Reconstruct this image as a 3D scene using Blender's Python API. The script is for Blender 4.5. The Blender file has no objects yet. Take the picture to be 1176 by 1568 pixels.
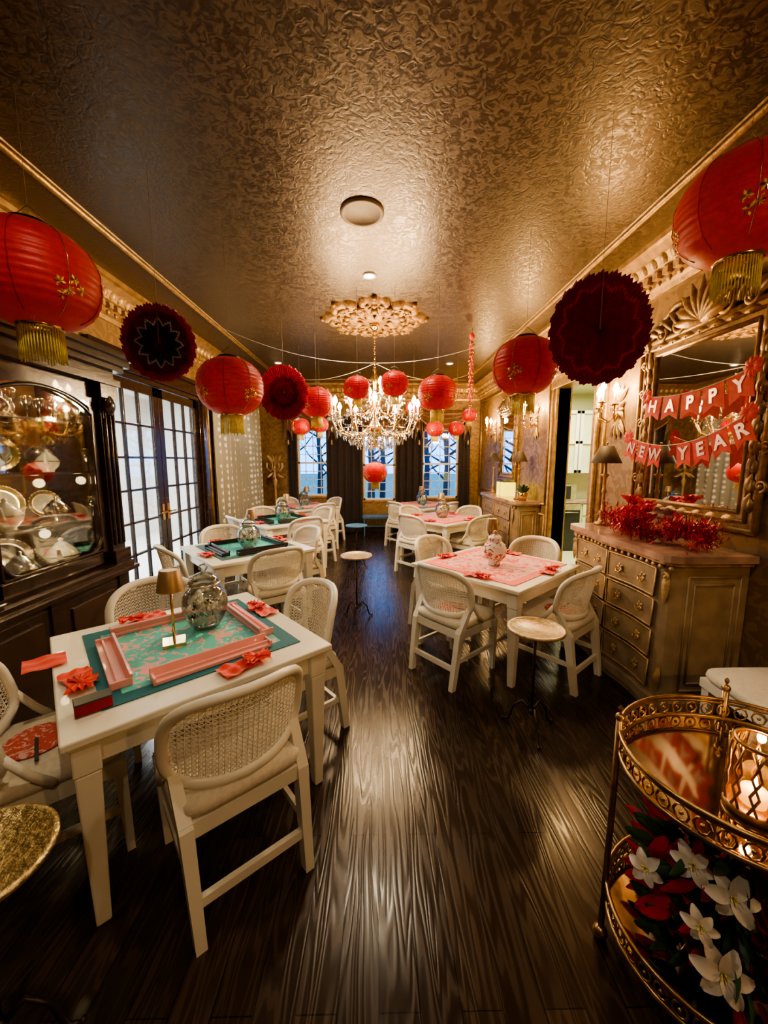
import bpy, bmesh, math, random
from mathutils import Vector, Matrix, noise
random.seed(7)
SC=bpy.context.scene
COL=SC.collection
pi=math.pi
CEIL=3.31; XL=-2.6; XR=2.3; YB=8.8; YF=-2.2

# ------------------------------------------------------------------ materials
def base(name):
    m=bpy.data.materials.new(name); m.use_nodes=True
    nt=m.node_tree; return m,nt,nt.nodes['Principled BSDF']
def N(nt,t,**k):
    n=nt.nodes.new(t)
    for a,b in k.items():
        if a in n.inputs.keys(): n.inputs[a].default_value=b
        else: setattr(n,a,b)
    return n
def L(nt,a,b): nt.links.new(a,b)
def c4(c): return (c[0],c[1],c[2],1)
def ramp(nt,p0,c0,p1,c1):
    r=nt.nodes.new('ShaderNodeValToRGB'); e=r.color_ramp.elements
    e[0].position=p0; e[0].color=c4(c0); e[1].position=p1; e[1].color=c4(c1); return r
def mat(name,col,rough=.5,metal=0,var=.15,scale=9,bump=0,bscale=60,em=None,es=0,coat=0,sheen=0,tr=0):
    m,nt,b=base(name)
    tc=N(nt,'ShaderNodeTexCoord'); no=N(nt,'ShaderNodeTexNoise'); no.inputs['Scale'].default_value=scale
    L(nt,tc.outputs['Object'],no.inputs['Vector'])
    r=ramp(nt,.3,[c*(1-var) for c in col],.7,[min(1,c*(1+var)) for c in col])
    L(nt,no.outputs['Fac'],r.inputs['Fac']); L(nt,r.outputs['Color'],b.inputs['Base Color'])
    b.inputs['Roughness'].default_value=rough; b.inputs['Metallic'].default_value=metal
    b.inputs['Coat Weight'].default_value=coat; b.inputs['Sheen Weight'].default_value=sheen
    if bump:
        n2=N(nt,'ShaderNodeTexNoise'); n2.inputs['Scale'].default_value=bscale; n2.inputs['Detail'].default_value=4
        L(nt,tc.outputs['Object'],n2.inputs['Vector'])
        bp=N(nt,'ShaderNodeBump'); bp.inputs['Strength'].default_value=bump; bp.inputs['Distance'].default_value=.01
        L(nt,n2.outputs['Fac'],bp.inputs['Height']); L(nt,bp.outputs['Normal'],b.inputs['Normal'])
    if em:
        b.inputs['Emission Color'].default_value=c4(em); b.inputs['Emission Strength'].default_value=es
    if tr:
        t=N(nt,'ShaderNodeBsdfTranslucent'); L(nt,r.outputs['Color'],t.inputs['Color'])
        mx=N(nt,'ShaderNodeMixShader'); mx.inputs[0].default_value=tr; o=nt.nodes['Material Output']
        L(nt,b.outputs[0],mx.inputs[1]); L(nt,t.outputs[0],mx.inputs[2]); L(nt,mx.outputs[0],o.inputs['Surface'])
    return m
def thin_glass(name,tint=(.95,.97,.97),g=.12,mxr=.75):
    m=bpy.data.materials.new(name); m.use_nodes=True; nt=m.node_tree; nt.nodes.clear()
    o=N(nt,'ShaderNodeOutputMaterial'); t=N(nt,'ShaderNodeBsdfTransparent'); t.inputs['Color'].default_value=c4(tint)
    gl=N(nt,'ShaderNodeBsdfGlossy'); gl.inputs['Roughness'].default_value=.03
    lw=N(nt,'ShaderNodeLayerWeight'); lw.inputs['Blend'].default_value=.35
    mr=N(nt,'ShaderNodeMapRange'); mr.inputs['To Min'].default_value=g; mr.inputs['To Max'].default_value=mxr
    L(nt,lw.outputs['Fresnel'],mr.inputs['Value'])
    mx=N(nt,'ShaderNodeMixShader'); L(nt,mr.outputs['Result'],mx.inputs['Fac']); L(nt,t.outputs[0],mx.inputs[1]); L(nt,gl.outputs[0],mx.inputs[2])
    L(nt,mx.outputs[0],o.inputs['Surface']); return m
def damask(name,c0,c1,metal,r0,r1,scale,bump,thr=.5,dist=1.6):
    m,nt,b=base(name)
    tc=N(nt,'ShaderNodeTexCoord'); no=N(nt,'ShaderNodeTexNoise'); no.inputs['Scale'].default_value=scale
    no.inputs['Detail'].default_value=1.5; no.inputs['Distortion'].default_value=dist
    L(nt,tc.outputs['Object'],no.inputs['Vector'])
    r=ramp(nt,thr-.03,(0,0,0),thr+.03,(1,1,1)); L(nt,no.outputs['Fac'],r.inputs['Fac'])
    mc=N(nt,'ShaderNodeMix',data_type='RGBA'); mc.inputs[6].default_value=c4(c0); mc.inputs[7].default_value=c4(c1)
    L(nt,r.outputs['Color'],mc.inputs[0]); L(nt,mc.outputs[2],b.inputs['Base Color'])
    mr=N(nt,'ShaderNodeMapRange'); mr.inputs['To Min'].default_value=r0; mr.inputs['To Max'].default_value=r1
    L(nt,r.outputs['Color'],mr.inputs['Value']); L(nt,mr.outputs['Result'],b.inputs['Roughness'])
    b.inputs['Metallic'].default_value=metal
    bp=N(nt,'ShaderNodeBump'); bp.inputs['Strength'].default_value=bump; bp.inputs['Distance'].default_value=.006
    L(nt,no.outputs['Fac'],bp.inputs['Height']); L(nt,bp.outputs['Normal'],b.inputs['Normal'])
    return m
def mat_floor():
    m,nt,b=base('dark_oak_planks')
    tc=N(nt,'ShaderNodeTexCoord'); s=N(nt,'ShaderNodeSeparateXYZ'); L(nt,tc.outputs['Object'],s.inputs[0])
    cb=N(nt,'ShaderNodeCombineXYZ'); L(nt,s.outputs['Y'],cb.inputs['X']); L(nt,s.outputs['X'],cb.inputs['Y'])
    br=N(nt,'ShaderNodeTexBrick'); br.offset=.37
    for k,v in (('Scale',1),('Mortar Size',.002),('Brick Width',1.5),('Row Height',.125),('Mortar Smooth',.1)): br.inputs[k].default_value=v
    br.inputs['Color1'].default_value=(.022,.013,.008,1); br.inputs['Color2'].default_value=(.040,.024,.014,1); br.inputs['Mortar'].default_value=(.003,.002,.002,1)
    L(nt,cb.outputs[0],br.inputs['Vector'])
    wn=N(nt,'ShaderNodeMath',operation='DIVIDE'); wn.inputs[1].default_value=.125; L(nt,s.outputs['X'],wn.inputs[0])
    fl=N(nt,'ShaderNodeMath',operation='FLOOR'); L(nt,wn.outputs[0],fl.inputs[0])
    mf=N(nt,'ShaderNodeMath',operation='MULTIPLY'); mf.inputs[1].default_value=3.71; L(nt,fl.outputs[0],mf.inputs[0])
    ay=N(nt,'ShaderNodeMath',operation='ADD'); L(nt,s.outputs['Y'],ay.inputs[0]); L(nt,mf.outputs[0],ay.inputs[1])
    c2=N(nt,'ShaderNodeCombineXYZ'); L(nt,s.outputs['X'],c2.inputs['X']); L(nt,ay.outputs[0],c2.inputs['Y']); L(nt,mf.outputs[0],c2.inputs['Z'])
    mp=N(nt,'ShaderNodeMapping'); mp.inputs['Scale'].default_value=(10,.9,1); L(nt,c2.outputs[0],mp.inputs['Vector'])
    w=N(nt,'ShaderNodeTexNoise'); w.inputs['Scale'].default_value=1.0; w.inputs['Detail'].default_value=2; w.inputs['Distortion'].default_value=.3; L(nt,mp.outputs[0],w.inputs['Vector'])
    mu=N(nt,'ShaderNodeMath',operation='MULTIPLY'); mu.inputs[1].default_value=85; L(nt,w.outputs['Fac'],mu.inputs[0])
    si=N(nt,'ShaderNodeMath',operation='SINE'); L(nt,mu.outputs[0],si.inputs[0])
    r=ramp(nt,.0,(.75,.75,.75),.9,(1.25,1.2,1.15)); L(nt,si.outputs[0],r.inputs['Fac'])
    mc=N(nt,'ShaderNodeMix',data_type='RGBA',blend_type='MULTIPLY'); mc.inputs[0].default_value=1
    L(nt,br.outputs['Color'],mc.inputs[6]); L(nt,r.outputs['Color'],mc.inputs[7]); L(nt,mc.outputs[2],b.inputs['Base Color'])
    mr=N(nt,'ShaderNodeMapRange'); mr.inputs['From Min'].default_value=-1; mr.inputs['To Min'].default_value=.19; mr.inputs['To Max'].default_value=.30
    L(nt,si.outputs[0],mr.inputs['Value']); L(nt,mr.outputs['Result'],b.inputs['Roughness'])
    b.inputs['Specular IOR Level'].default_value=.34
    b1=N(nt,'ShaderNodeBump'); b1.inputs['Strength'].default_value=.16; b1.inputs['Distance'].default_value=.0012; L(nt,si.outputs[0],b1.inputs['Height'])
    b2=N(nt,'ShaderNodeBump',invert=True); b2.inputs['Strength'].default_value=.4; b2.inputs['Distance'].default_value=.002
    L(nt,br.outputs['Fac'],b2.inputs['Height']); L(nt,b1.outputs['Normal'],b2.inputs['Normal']); L(nt,b2.outputs['Normal'],b.inputs['Normal'])
    return m
def mat_floral(name,border,ground,flower,half=.33,sc=13):
    m,nt,b=base(name)
    tc=N(nt,'ShaderNodeTexCoord'); s=N(nt,'ShaderNodeSeparateXYZ'); L(nt,tc.outputs['Object'],s.inputs[0])
    ax=N(nt,'ShaderNodeMath',operation='ABSOLUTE'); ay=N(nt,'ShaderNodeMath',operation='ABSOLUTE'); L(nt,s.outputs['X'],ax.inputs[0]); L(nt,s.outputs['Y'],ay.inputs[0])
    mx=N(nt,'ShaderNodeMath',operation='MAXIMUM'); L(nt,ax.outputs[0],mx.inputs[0]); L(nt,ay.outputs[0],mx.inputs[1])
    gt=N(nt,'ShaderNodeMath',operation='GREATER_THAN'); gt.inputs[1].default_value=half; L(nt,mx.outputs[0],gt.inputs[0])
    no=N(nt,'ShaderNodeTexNoise'); no.inputs['Scale'].default_value=sc; no.inputs['Distortion'].default_value=1.6; no.inputs['Detail'].default_value=1; L(nt,tc.outputs['Object'],no.inputs['Vector'])
    vo=N(nt,'ShaderNodeTexVoronoi'); vo.inputs['Scale'].default_value=sc
    ad=N(nt,'ShaderNodeMix',data_type='RGBA',blend_type='ADD'); ad.inputs[0].default_value=.12; L(nt,tc.outputs['Object'],ad.inputs[6]); L(nt,no.outputs['Color'],ad.inputs[7]); L(nt,ad.outputs[2],vo.inputs['Vector'])
    r=ramp(nt,.55,(0,0,0),.58,(1,1,1)); L(nt,no.outputs['Fac'],r.inputs['Fac'])
    r2=ramp(nt,.16,(1,1,1),.22,(0,0,0)); L(nt,vo.outputs['Distance'],r2.inputs['Fac'])
    g=N(nt,'ShaderNodeMix',data_type='RGBA'); g.inputs[6].default_value=c4(ground); g.inputs[7].default_value=c4(flower); L(nt,r.outputs['Color'],g.inputs[0])
    g2=N(nt,'ShaderNodeMix',data_type='RGBA'); g2.inputs[7].default_value=c4([min(1,c*1.5+.15) for c in ground]); L(nt,r2.outputs['Color'],g2.inputs[0]); L(nt,g.outputs[2],g2.inputs[6])
    g3=N(nt,'ShaderNodeMix',data_type='RGBA'); g3.inputs[7].default_value=c4(border); L(nt,gt.outputs[0],g3.inputs[0]); L(nt,g2.outputs[2],g3.inputs[6])
    L(nt,g3.outputs[2],b.inputs['Base Color']); b.inputs['Roughness'].default_value=.7
    return m
def mat_dots(name,c0,c1):
    m,nt,b=base(name)
    tc=N(nt,'ShaderNodeTexCoord'); vo=N(nt,'ShaderNodeTexVoronoi'); vo.inputs['Scale'].default_value=9; vo.inputs['Randomness'].default_value=.25
    L(nt,tc.outputs['Object'],vo.inputs['Vector']); r=ramp(nt,.28,c1,.36,c0); L(nt,vo.outputs['Distance'],r.inputs['Fac']); L(nt,r.outputs['Color'],b.inputs['Base Color'])
    b.inputs['Roughness'].default_value=.45; b.inputs['Sheen Weight'].default_value=.3
    return m

M_ceil=damask('brown_foil_ceiling',(.078,.054,.034),(.115,.080,.048),.55,.32,.46,23,.42)
M_wall=damask('bronze_damask_wallpaper',(.22,.135,.058),(.31,.20,.09),.25,.5,.40,9,.25)
M_floor=mat_floor()
M_gold=mat('antique_gold_trim',(.42,.265,.115),.42,.6,.3,14,.3,50)
M_gold2=mat('pale_gilt_carving',(.50,.34,.165),.45,.4,.3,20,.3,60)
M_frm=mat('bronze_frame_wood',(.24,.15,.07),.42,.5,.35,18,.3,50)
M_frm2=mat('bronze_frame_carving',(.36,.235,.11),.42,.5,.35,22,.3,60)
M_med=mat('medallion_gilt_plaster',(.235,.130,.042),.5,.4,.4,25,.5,60)
M_brass=mat('polished_brass',(.75,.50,.20),.2,1,.1)
M_cart=mat('aged_brass',(.42,.26,.11),.32,.9,.3,30)
M_white=mat('cream_painted_wood',(.76,.72,.60),.35,0,.05,6,.03,80,coat=.2)
M_cane=mat('white_cane_weave',(.74,.69,.57),.55,0,.12,60)
M_seat=mat('linen_upholstery',(.68,.61,.48),.85,0,.08,60,.3,350,sheen=.3)
M_dark=mat('espresso_wood',(.030,.015,.010),.25,0,.35,12,.08,40,coat=.4)
M_darkp=mat('espresso_panel',(.045,.024,.014),.35,0,.3,8)
M_cabin=mat('cabinet_interior_wood',(.13,.07,.033),.35,0,.3,8)
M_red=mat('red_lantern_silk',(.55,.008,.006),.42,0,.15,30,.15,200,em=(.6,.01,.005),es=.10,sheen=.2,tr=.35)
M_mar=mat('maroon_paper',(.42,.022,.045),.55,0,.2,30,tr=.4)
M_mar2=mat('dark_plum_paper',(.20,.018,.040),.6,0,.2,30,tr=.4)
M_blk=mat('dark_slate_paper',(.05,.055,.06),.6,tr=.2)
M_wp=mat('white_paper',(.78,.74,.66),.6)
M_wpt=mat('white_zigzag_paper',(.60,.55,.50),.6,tr=.4)
M_yel=mat('yellow_tassel_thread',(.70,.58,.10),.6,0,.2,40)
M_cord=mat('thin_cord',(.30,.24,.16),.7)
M_can=mat('ivory_candle_tube',(.85,.75,.5),.5,em=(1,.6,.25),es=.8)
M_bulb=mat('glowing_flame_bulb',(1,.8,.4),.4,em=(1,.66,.30),es=90)
M_dl=mat('downlight_lens',(1,.9,.7),.4,em=(1,.85,.6),es=25)
M_cry=thin_glass('cut_crystal',(.92,.90,.85),.30)
M_glass=thin_glass('clear_glass',(.96,.98,.97),.05,.4)
M_jar=thin_glass('jar_glass',(.93,.97,.95),.20,.9)
M_mirror=mat('mirror_silver',(.80,.78,.72),.02,1,.01)
M_traym=mat('smoked_mirror_tray',(.42,.36,.30),.06,1,.01)
M_silver=mat('tarnished_silver',(.66,.62,.54),.2,1,.2)
M_china=mat('white_china',(.72,.69,.60),.2,coat=.5)
M_teal=mat_floral('teal_floral_mat',(.012,.13,.16),(.10,.48,.42),(.72,.36,.34),.33,15)
M_grn=mat_floral('green_floral_mat',(.04,.10,.10),(.03,.36,.30),(.12,.55,.44))
M_pnk=mat_floral('coral_floral_mat',(.80,.17,.14),(.74,.40,.36),(.72,.12,.11),.37)
M_pink=mat('pink_rack_plastic',(.80,.36,.33),.35,0,.06,coat=.3)
M_blackr=mat('black_rack_plastic',(.02,.02,.02),.3)
M_nap=mat('vermilion_napkin',(.72,.035,.015),.6,0,.2,20,.2,120,sheen=.3)
M_tin=mat('red_tinsel',(.50,.006,.030),.3,.4,.5,40)
M_petal=mat('white_silk_petal',(.66,.60,.52),.7,0,.08,20,tr=.2)
M_leaf=mat('dark_green_leaf',(.03,.09,.03),.5,0,.3)
M_side=mat('taupe_painted_cabinet',(.34,.25,.155),.42,0,.22,9,.12,50)
M_top=mat('pink_marble_top',(.42,.27,.21),.12,0,.4,6)
M_plank=mat('drink_table_top',(.50,.36,.19),.35,.4,.35,45,.3,50)
M_iron=mat('dark_bronze_iron',(.06,.04,.025),.4,.7)
M_shade=mat('black_lampshade',(.05,.032,.018),.6)
M_curt=mat('dark_velvet_curtain',(.022,.013,.012),.75,0,.3,12,sheen=.15)
M_lace=mat_dots('silver_dotted_curtain',(.28,.27,.22),(.74,.74,.68))
M_swag=mat('bronze_silk_swag',(.15,.07,.035),.45,0,.4,10,sheen=.3)
M_hall=mat('white_plaster',(.80,.80,.78),.8,0,.03)
M_kit=mat('cream_kitchen_paint',(.62,.62,.42),.5,0,.03)
M_oven=mat('black_oven_glass',(.02,.02,.02),.1)
M_blue=mat('blue_bench_paint',(.06,.16,.30),.4)
M_grass=mat('lawn_grass',(.10,.16,.08),.9,0,.3,4)
M_bark=mat('tree_bark',(.03,.028,.03),.9)
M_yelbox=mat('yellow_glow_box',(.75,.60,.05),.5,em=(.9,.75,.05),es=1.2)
M_sil=mat('silver_glitter_letters',(.85,.62,.55),.3,.3,.2,90)
M_vent=mat('painted_speaker_grille',(.32,.23,.15),.6,0,.05)
M_amber=thin_glass('amber_glass',(1,.72,.38),.15,.5)

# ------------------------------------------------------------------ mesh builder
class MB:
    def __init__(s): s.v=[];s.f=[];s.m=[];s.sm=[];s.mats=[];s.T=None
    def add(s,vs,fs,m,smooth=False):
        if m not in s.mats: s.mats.append(m)
        k=s.mats.index(m); o=len(s.v)
        for v in vs:
            v=Vector(v)
            if s.T is not None: v=s.T@v
            s.v.append(v)
        for f in fs: s.f.append([i+o for i in f]); s.m.append(k); s.sm.append(smooth)
    def box(s,c,d,m,R=None):
        vs=[]
        for z in(-.5,.5):
            for x,y in((-.5,-.5),(.5,-.5),(.5,.5),(-.5,.5)):
                p=Vector((x*d[0],y*d[1],z*d[2]))
                if R is not None: p=R@p
                vs.append(p+Vector(c))
        s.add(vs,[(3,2,1,0),(4,5,6,7),(0,1,5,4),(1,2,6,5),(2,3,7,6),(3,0,4,7)],m)
    def b2(s,x0,x1,y0,y1,z0,z1,m): s.box(((x0+x1)/2,(y0+y1)/2,(z0+z1)/2),(abs(x1-x0),abs(y1-y0),abs(z1-z0)),m)
    def tb(s,c0,s0,c1,s1,m):
        vs=[]
        for c,d in((c0,s0),(c1,s1)):
            for x,y in((-.5,-.5),(.5,-.5),(.5,.5),(-.5,.5)): vs.append((c[0]+x*d[0],c[1]+y*d[1],c[2]))
        s.add(vs,[(3,2,1,0),(4,5,6,7),(0,1,5,4),(1,2,6,5),(2,3,7,6),(3,0,4,7)],m)
    def grid(s,fn,nu,nv,m,cu=False,cv=False,smooth=True):
        vs=[fn(i/nu,j/nv) for j in range(nv if cv else nv+1) for i in range(nu if cu else nu+1)]
        W=nu if cu else nu+1; H=nv if cv else nv+1
        fs=[]
        for j in range(nv):
            for i in range(nu):
                a=j*W+i; b=j*W+(i+1)%W; c=((j+1)%H)*W+(i+1)%W; d=((j+1)%H)*W+i
                fs.append((a,b,c,d))
        s.add(vs,fs,m,smooth)
    def lathe(s,prof,m,c=(0,0,0),seg=28,smooth=True):
        n=len(prof)
        def fn(u,v):
            r,z=prof[min(n-1,int(round(v*(n-1))))]; a=2*pi*u
            return (c[0]+r*math.cos(a),c[1]+r*math.sin(a),c[2]+z)
        s.grid(fn,seg,n-1,m,cu=True,smooth=smooth)
    def ball(s,c,r,m,seg=12,rings=8):
        if not hasattr(r,'__len__'): r=(r,r,r)
        def fn(u,v):
            a=2*pi*u; b=pi*(v-.5)
            return (c[0]+r[0]*math.cos(b)*math.cos(a),c[1]+r[1]*math.cos(b)*math.sin(a),c[2]+r[2]*math.sin(b))
        s.grid(fn,seg,rings,m,cu=True)
    def tube(s,path,r,m,seg=8,closed=False,smooth=True,flat=1):
        P=[Vector(p) for p in path]; n=len(P); vs=[]
        up=Vector((0,0,1)); pu=None
        for i,p in enumerate(P):
            t=(P[(i+1)%n]-P[i-1]) if closed else (P[min(n-1,i+1)]-P[max(0,i-1)])
            t.normalize()
            if pu is None:
                a=up if abs(t.z)<.9 else Vector((1,0,0))
            else: a=pu
            x=a-t*a.dot(t)
            if x.length<1e-6: x=t.orthogonal()
            x.normalize(); pu=x; y=t.cross(x)
            rr=r[i] if hasattr(r,'__len__') else r
            for k in range(seg):
                an=2*pi*k/seg; vs.append(p+x*math.cos(an)*rr*flat+y*math.sin(an)*rr)
        fs=[]
        for i in range(n if closed else n-1):
            for k in range(seg):
                a=i*seg+k;b=i*seg+(k+1)%seg;c=((i+1)%n)*seg+(k+1)%seg;d=((i+1)%n)*seg+k
                fs.append((a,b,c,d))
        if not closed:
            fs.append(tuple(range(seg-1,-1,-1))); fs.append(tuple((n-1)*seg+k for k in range(seg)))
        s.add(vs,fs,m,smooth)
    def cyl(s,a,b,r,m,seg=12): s.tube([a,b],r,m,seg)
    def octa(s,c,r,h,m):
        c=Vector(c); vs=[c+Vector((r,0,0)),c+Vector((0,r,0)),c+Vector((-r,0,0)),c+Vector((0,-r,0)),c+Vector((0,0,h*.6)),c+Vector((0,0,-h))]
        s.add(vs,[(0,1,4),(1,2,4),(2,3,4),(3,0,4),(1,0,5),(2,1,5),(3,2,5),(0,3,5)],m)
    def leaf(s,x,z,ang,ln,w,m,y=0,h=.02,curl=0):
        def fn(u,v):
            t=v; a=ang+curl*t; wd=w*math.sin(pi*min(1,t*.85+.12))**.8*(u-.5)
            px=x+math.cos(ang+curl*t*.5)*ln*t-math.sin(a)*wd; pz=z+math.sin(ang+curl*t*.5)*ln*t+math.cos(a)*wd
            return (px,y+h*(1-(2*u-1)**2)*math.sin(pi*min(1,t*.9+.1))+h*.4*t,pz)
        s.grid(fn,4,6,m)
    def scroll(s,x,z,ang,R,m,y=0,r=.012,turns=1.4,sg=1):
        pts=[];rr=[]
        n=18
        for i in range(n+1):
            t=i/n; a=ang+sg*turns*2*pi*t; q=R*(1-.82*t)
            pts.append((x+math.cos(a)*q,y+.012*t+r*.5,z+math.sin(a)*q)); rr.append(r*(1.1-.5*t))
        s.tube(pts,rr,m,6); s.ball(pts[-1],r*1.3,m,8,6)
    def mesh(s,name):
        me=bpy.data.meshes.new(name); me.from_pydata([tuple(v) for v in s.v],[],s.f)
        for m in s.mats: me.materials.append(m)
        me.polygons.foreach_set('material_index',s.m); me.polygons.foreach_set('use_smooth',s.sm); me.update()
        return me
    def obj(s,name,loc=(0,0,0),rz=0,bevel=0,parent=None,rot=None):
        return put(s.mesh(name),name,loc,rz,bevel,parent,rot)
def put(me,name,loc=(0,0,0),rz=0,bevel=0,parent=None,rot=None):
    o=bpy.data.objects.new(name,me); COL.objects.link(o); o.location=loc; o.rotation_euler=rot if rot else (0,0,rz)
    if bevel:
        md=o.modifiers.new('bevel','BEVEL'); md.width=bevel; md.segments=2; md.limit_method='ANGLE'; md.angle_limit=.9
    if parent: o.parent=parent
    return o
def light(kind,name,loc,power,col,size=.05,rot=None,spot=None,parent=None):
    d=bpy.data.lights.new(name,kind); d.energy=power; d.color=col
    if kind=='POINT': d.shadow_soft_size=size
    if kind=='SPOT': d.shadow_soft_size=size; d.spot_size=spot or 2.2; d.spot_blend=.8
    if kind=='AREA': d.shape='RECTANGLE'; d.size=size[0]; d.size_y=size[1]
    o=bpy.data.objects.new(name,d); COL.objects.link(o); o.location=loc
    if rot: o.rotation_euler=rot
    if parent: o.parent=parent
    return o

# ------------------------------------------------------------------ room shell
b=MB(); b.b2(XL-.15,XR+.15,YF-.15,YB+.15,-.1,0,M_floor); b.obj('floor')
b=MB(); b.b2(XL-.15,XR+.15,YF-.15,YB+.15,CEIL,CEIL+.1,M_ceil); b.obj('ceiling')
def wall_y(name,x0,x1,ops,m):
    b=MB(); cur=YF-.15
    for (a,c,z0,z1) in sorted(ops):
        b.b2(x0,x1,cur,a,0,CEIL,m)
        if z0>0: b.b2(x0,x1,a,c,0,z0,m)
        b.b2(x0,x1,a,c,z1,CEIL,m); cur=c
    b.b2(x0,x1,cur,YB+.15,0,CEIL,m); return b.obj(name)
wall_y('wall_left',XL-.15,XL,[(3.75,5.85,0,2.58)],M_wall)
wall_y('wall_right',XR,XR+.15,[(4.12,4.98,0,2.55)],M_wall)
WINS=[(-1.80,-1.12,.85,2.35),(-.32,.40,.75,2.35),(1.02,1.84,.80,2.35)]
b=MB(); cur=XL
for (a,c,z0,z1) in WINS:
    b.b2(cur,a,YB,YB+.15,0,CEIL,M_wall); b.b2(a,c,YB,YB+.15,0,z0,M_wall); b.b2(a,c,YB,YB+.15,z1,CEIL,M_wall); cur=c
b.b2(cur,XR,YB,YB+.15,0,CEIL,M_wall); b.obj('wall_back')
b=MB(); b.b2(XL,XR,YF-.15,YF,0,CEIL,M_wall); b.obj('wall_front')
for i,(a,c,z0,z1) in enumerate(WINS):
    b=MB(); w=c-a; h=z1-z0
    for x in(a+.02,c-.02): b.b2(x-.02,x+.02,YB+.03,YB+.1,z0,z1,M_white)
    for z in(z0+.02,z1-.02,(z0+z1)/2): b.b2(a,c,YB+.03,YB+.1,z-.02,z+.02,M_white)
    for k in range(1,4): b.b2(a+w*k/4-.008,a+w*k/4+.008,YB+.05,YB+.08,z0,z1,M_white)
    for k in range(1,8): b.b2(a,c,YB+.05,YB+.08,z0+h*k/8-.008,z0+h*k/8+.008,M_white)
    b.b2(a,c,YB+.062,YB+.066,z0,z1,M_glass)
    b.b2(a-.03,c+.03,YB-.03,YB+.02,z0-.04,z0,M_gold)
    b.obj('window_%d'%(i+1))
def crown(name,Lh,loc,rz):
    b=MB(); prof=[(0,-.34),(.02,-.34),(.03,-.30),(.05,-.28),(.05,-.20),(.09,-.17),(.12,-.10),(.17,-.05),(.20,-.04),(.20,0),(0,0)]
    vs=[];n=len(prof)
    for x in(-Lh/2,Lh/2): vs+=[(x,p[0],p[1]) for p in prof]
    b.add(vs,[(i,(i+1)%n,n+(i+1)%n,n+i) for i in range(n)],M_gold)
    k=int(Lh/.11)
    for i in range(k):
        x=-Lh/2+(i+.5)*Lh/k
        b.box((x,.065,-.215),(.055,.05,.05),M_gold2)
        b.leaf(x-.0,-.17,pi/2,.11,.085,M_gold2,y=.10,h=.03)
        b.ball((x,.052,-.27),(.03,.018,.022),M_gold2,6,4)
    return b.obj(name,loc,rz)
Ly=YB-YF
crown('trim_1',Ly,(XL,(YB+YF)/2,CEIL),-pi/2); crown('trim_2',Ly,(XR,(YB+YF)/2,CEIL),pi/2); crown('trim_3',XR-XL,((XL+XR)/2,YB,CEIL),pi)
b=MB()
for x in(-2.0,1.85): b.tube([(x,YF,CEIL-.004),(x,8.2,CEIL-.004)],.022,M_gold,8); b.tube([(x+.04*(1 if x<0 else -1),YF,CEIL-.002),(x+.04*(1 if x<0 else -1),8.2,CEIL-.002)],.008,M_gold2,6)
b.tube([(-2,8.2,CEIL-.004),(1.85,8.2,CEIL-.004)],.022,M_gold,8); b.obj('trim_4')
for nm,x,s in(('baseboard_left',XL,1),('baseboard_right',XR,-1)):
    b=MB()
    segs=[(YF,3.62),(5.98,YB)] if s>0 else [(YF,4.0),(5.1,YB)]
    for a,c in segs: b.b2(x,x+s*.02,a,c,0,.16,M_dark)
    b.obj(nm,bevel=.004)
b=MB(); b.b2(XL,XR,YB-.02,YB,0,.16,M_dark); b.obj('baseboard_back')
b=MB()
def rect_mould(b,x,s,y0,y1,z0,z1,r=.018):
    for (p,q) in(((y0,z0),(y1,z0)),((y1,z0),(y1,z1)),((y1,z1),(y0,z1)),((y0,z1),(y0,z0))): b.tube([(x+s*.01,p[0],p[1]),(x+s*.01,q[0],q[1])],r,M_gold,6)
rect_mould(b,XR,-1,5.2,8.6,1.05,2.9); rect_mould(b,XR,-1,3.42,3.92,.3,2.9); rect_mould(b,XR,-1,5.2,8.6,.25,.9)
rect_mould(b,XL,1,6.05,8.65,.25,2.85)
b.obj('trim_5')
b=MB()
for y in(4.12,4.98): b.b2(XR-.03,XR+.17,y-.06 if y<4.5 else y,y if y<4.5 else y+.06,0,2.62,M_gold); b.tube([(XR-.035,y+(-.09 if y<4.5 else .09),0),(XR-.035,y+(-.09 if y<4.5 else .09),2.62)],.02,M_gold2,6)
b.b2(XR-.05,XR+.17,4.0,5.1,2.55,2.68,M_gold); b.b2(XR-.08,XR,3.97,5.13,2.68,2.72,M_gold2); b.obj('door_frame_kitchen',bevel=.005)
def french(name,y0,y1):
    b=MB(); x=XL-.06; z1=2.50
    for y in(y0+.05,y1-.05): b.b2(x-.022,x+.022,y-.05,y+.05,.01,z1,M_dark)
    b.b2(x-.022,x+.022,y0,y1,.01,.26,M_dark); b.b2(x-.022,x+.022,y0,y1,z1-.11,z1,M_dark)
    ya=y0+.1; yb=y1-.1
    for k in(1,2): y=ya+(yb-ya)*k/3; b.b2(x-.018,x+.018,y-.013,y+.013,.26,z1-.1,M_dark)
    for k in range(1,6): z=.26+(z1-.37)*k/6; b.b2(x-.018,x+.018,ya,yb,z-.013,z+.013,M_dark)
    b.b2(x-.003,x+.003,ya,yb,.26,z1-.1,M_glass)
    yh=y1-.05 if y0<4 else y0+.05
    b.cyl((x+.02,yh,1.02),(x+.07,yh,1.02),.012,M_brass); b.tube([(x+.07,yh,1.02),(x+.07,yh+(-.1 if y0<4 else .1),1.02)],.01,M_brass,6); b.b2(x+.022,x+.03,yh-.025,yh+.025,.92,1.12,M_brass)
    return b.obj(name,bevel=.003)
french('door_1',3.80,4.795); french('door_2',4.805,5.80)
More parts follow.
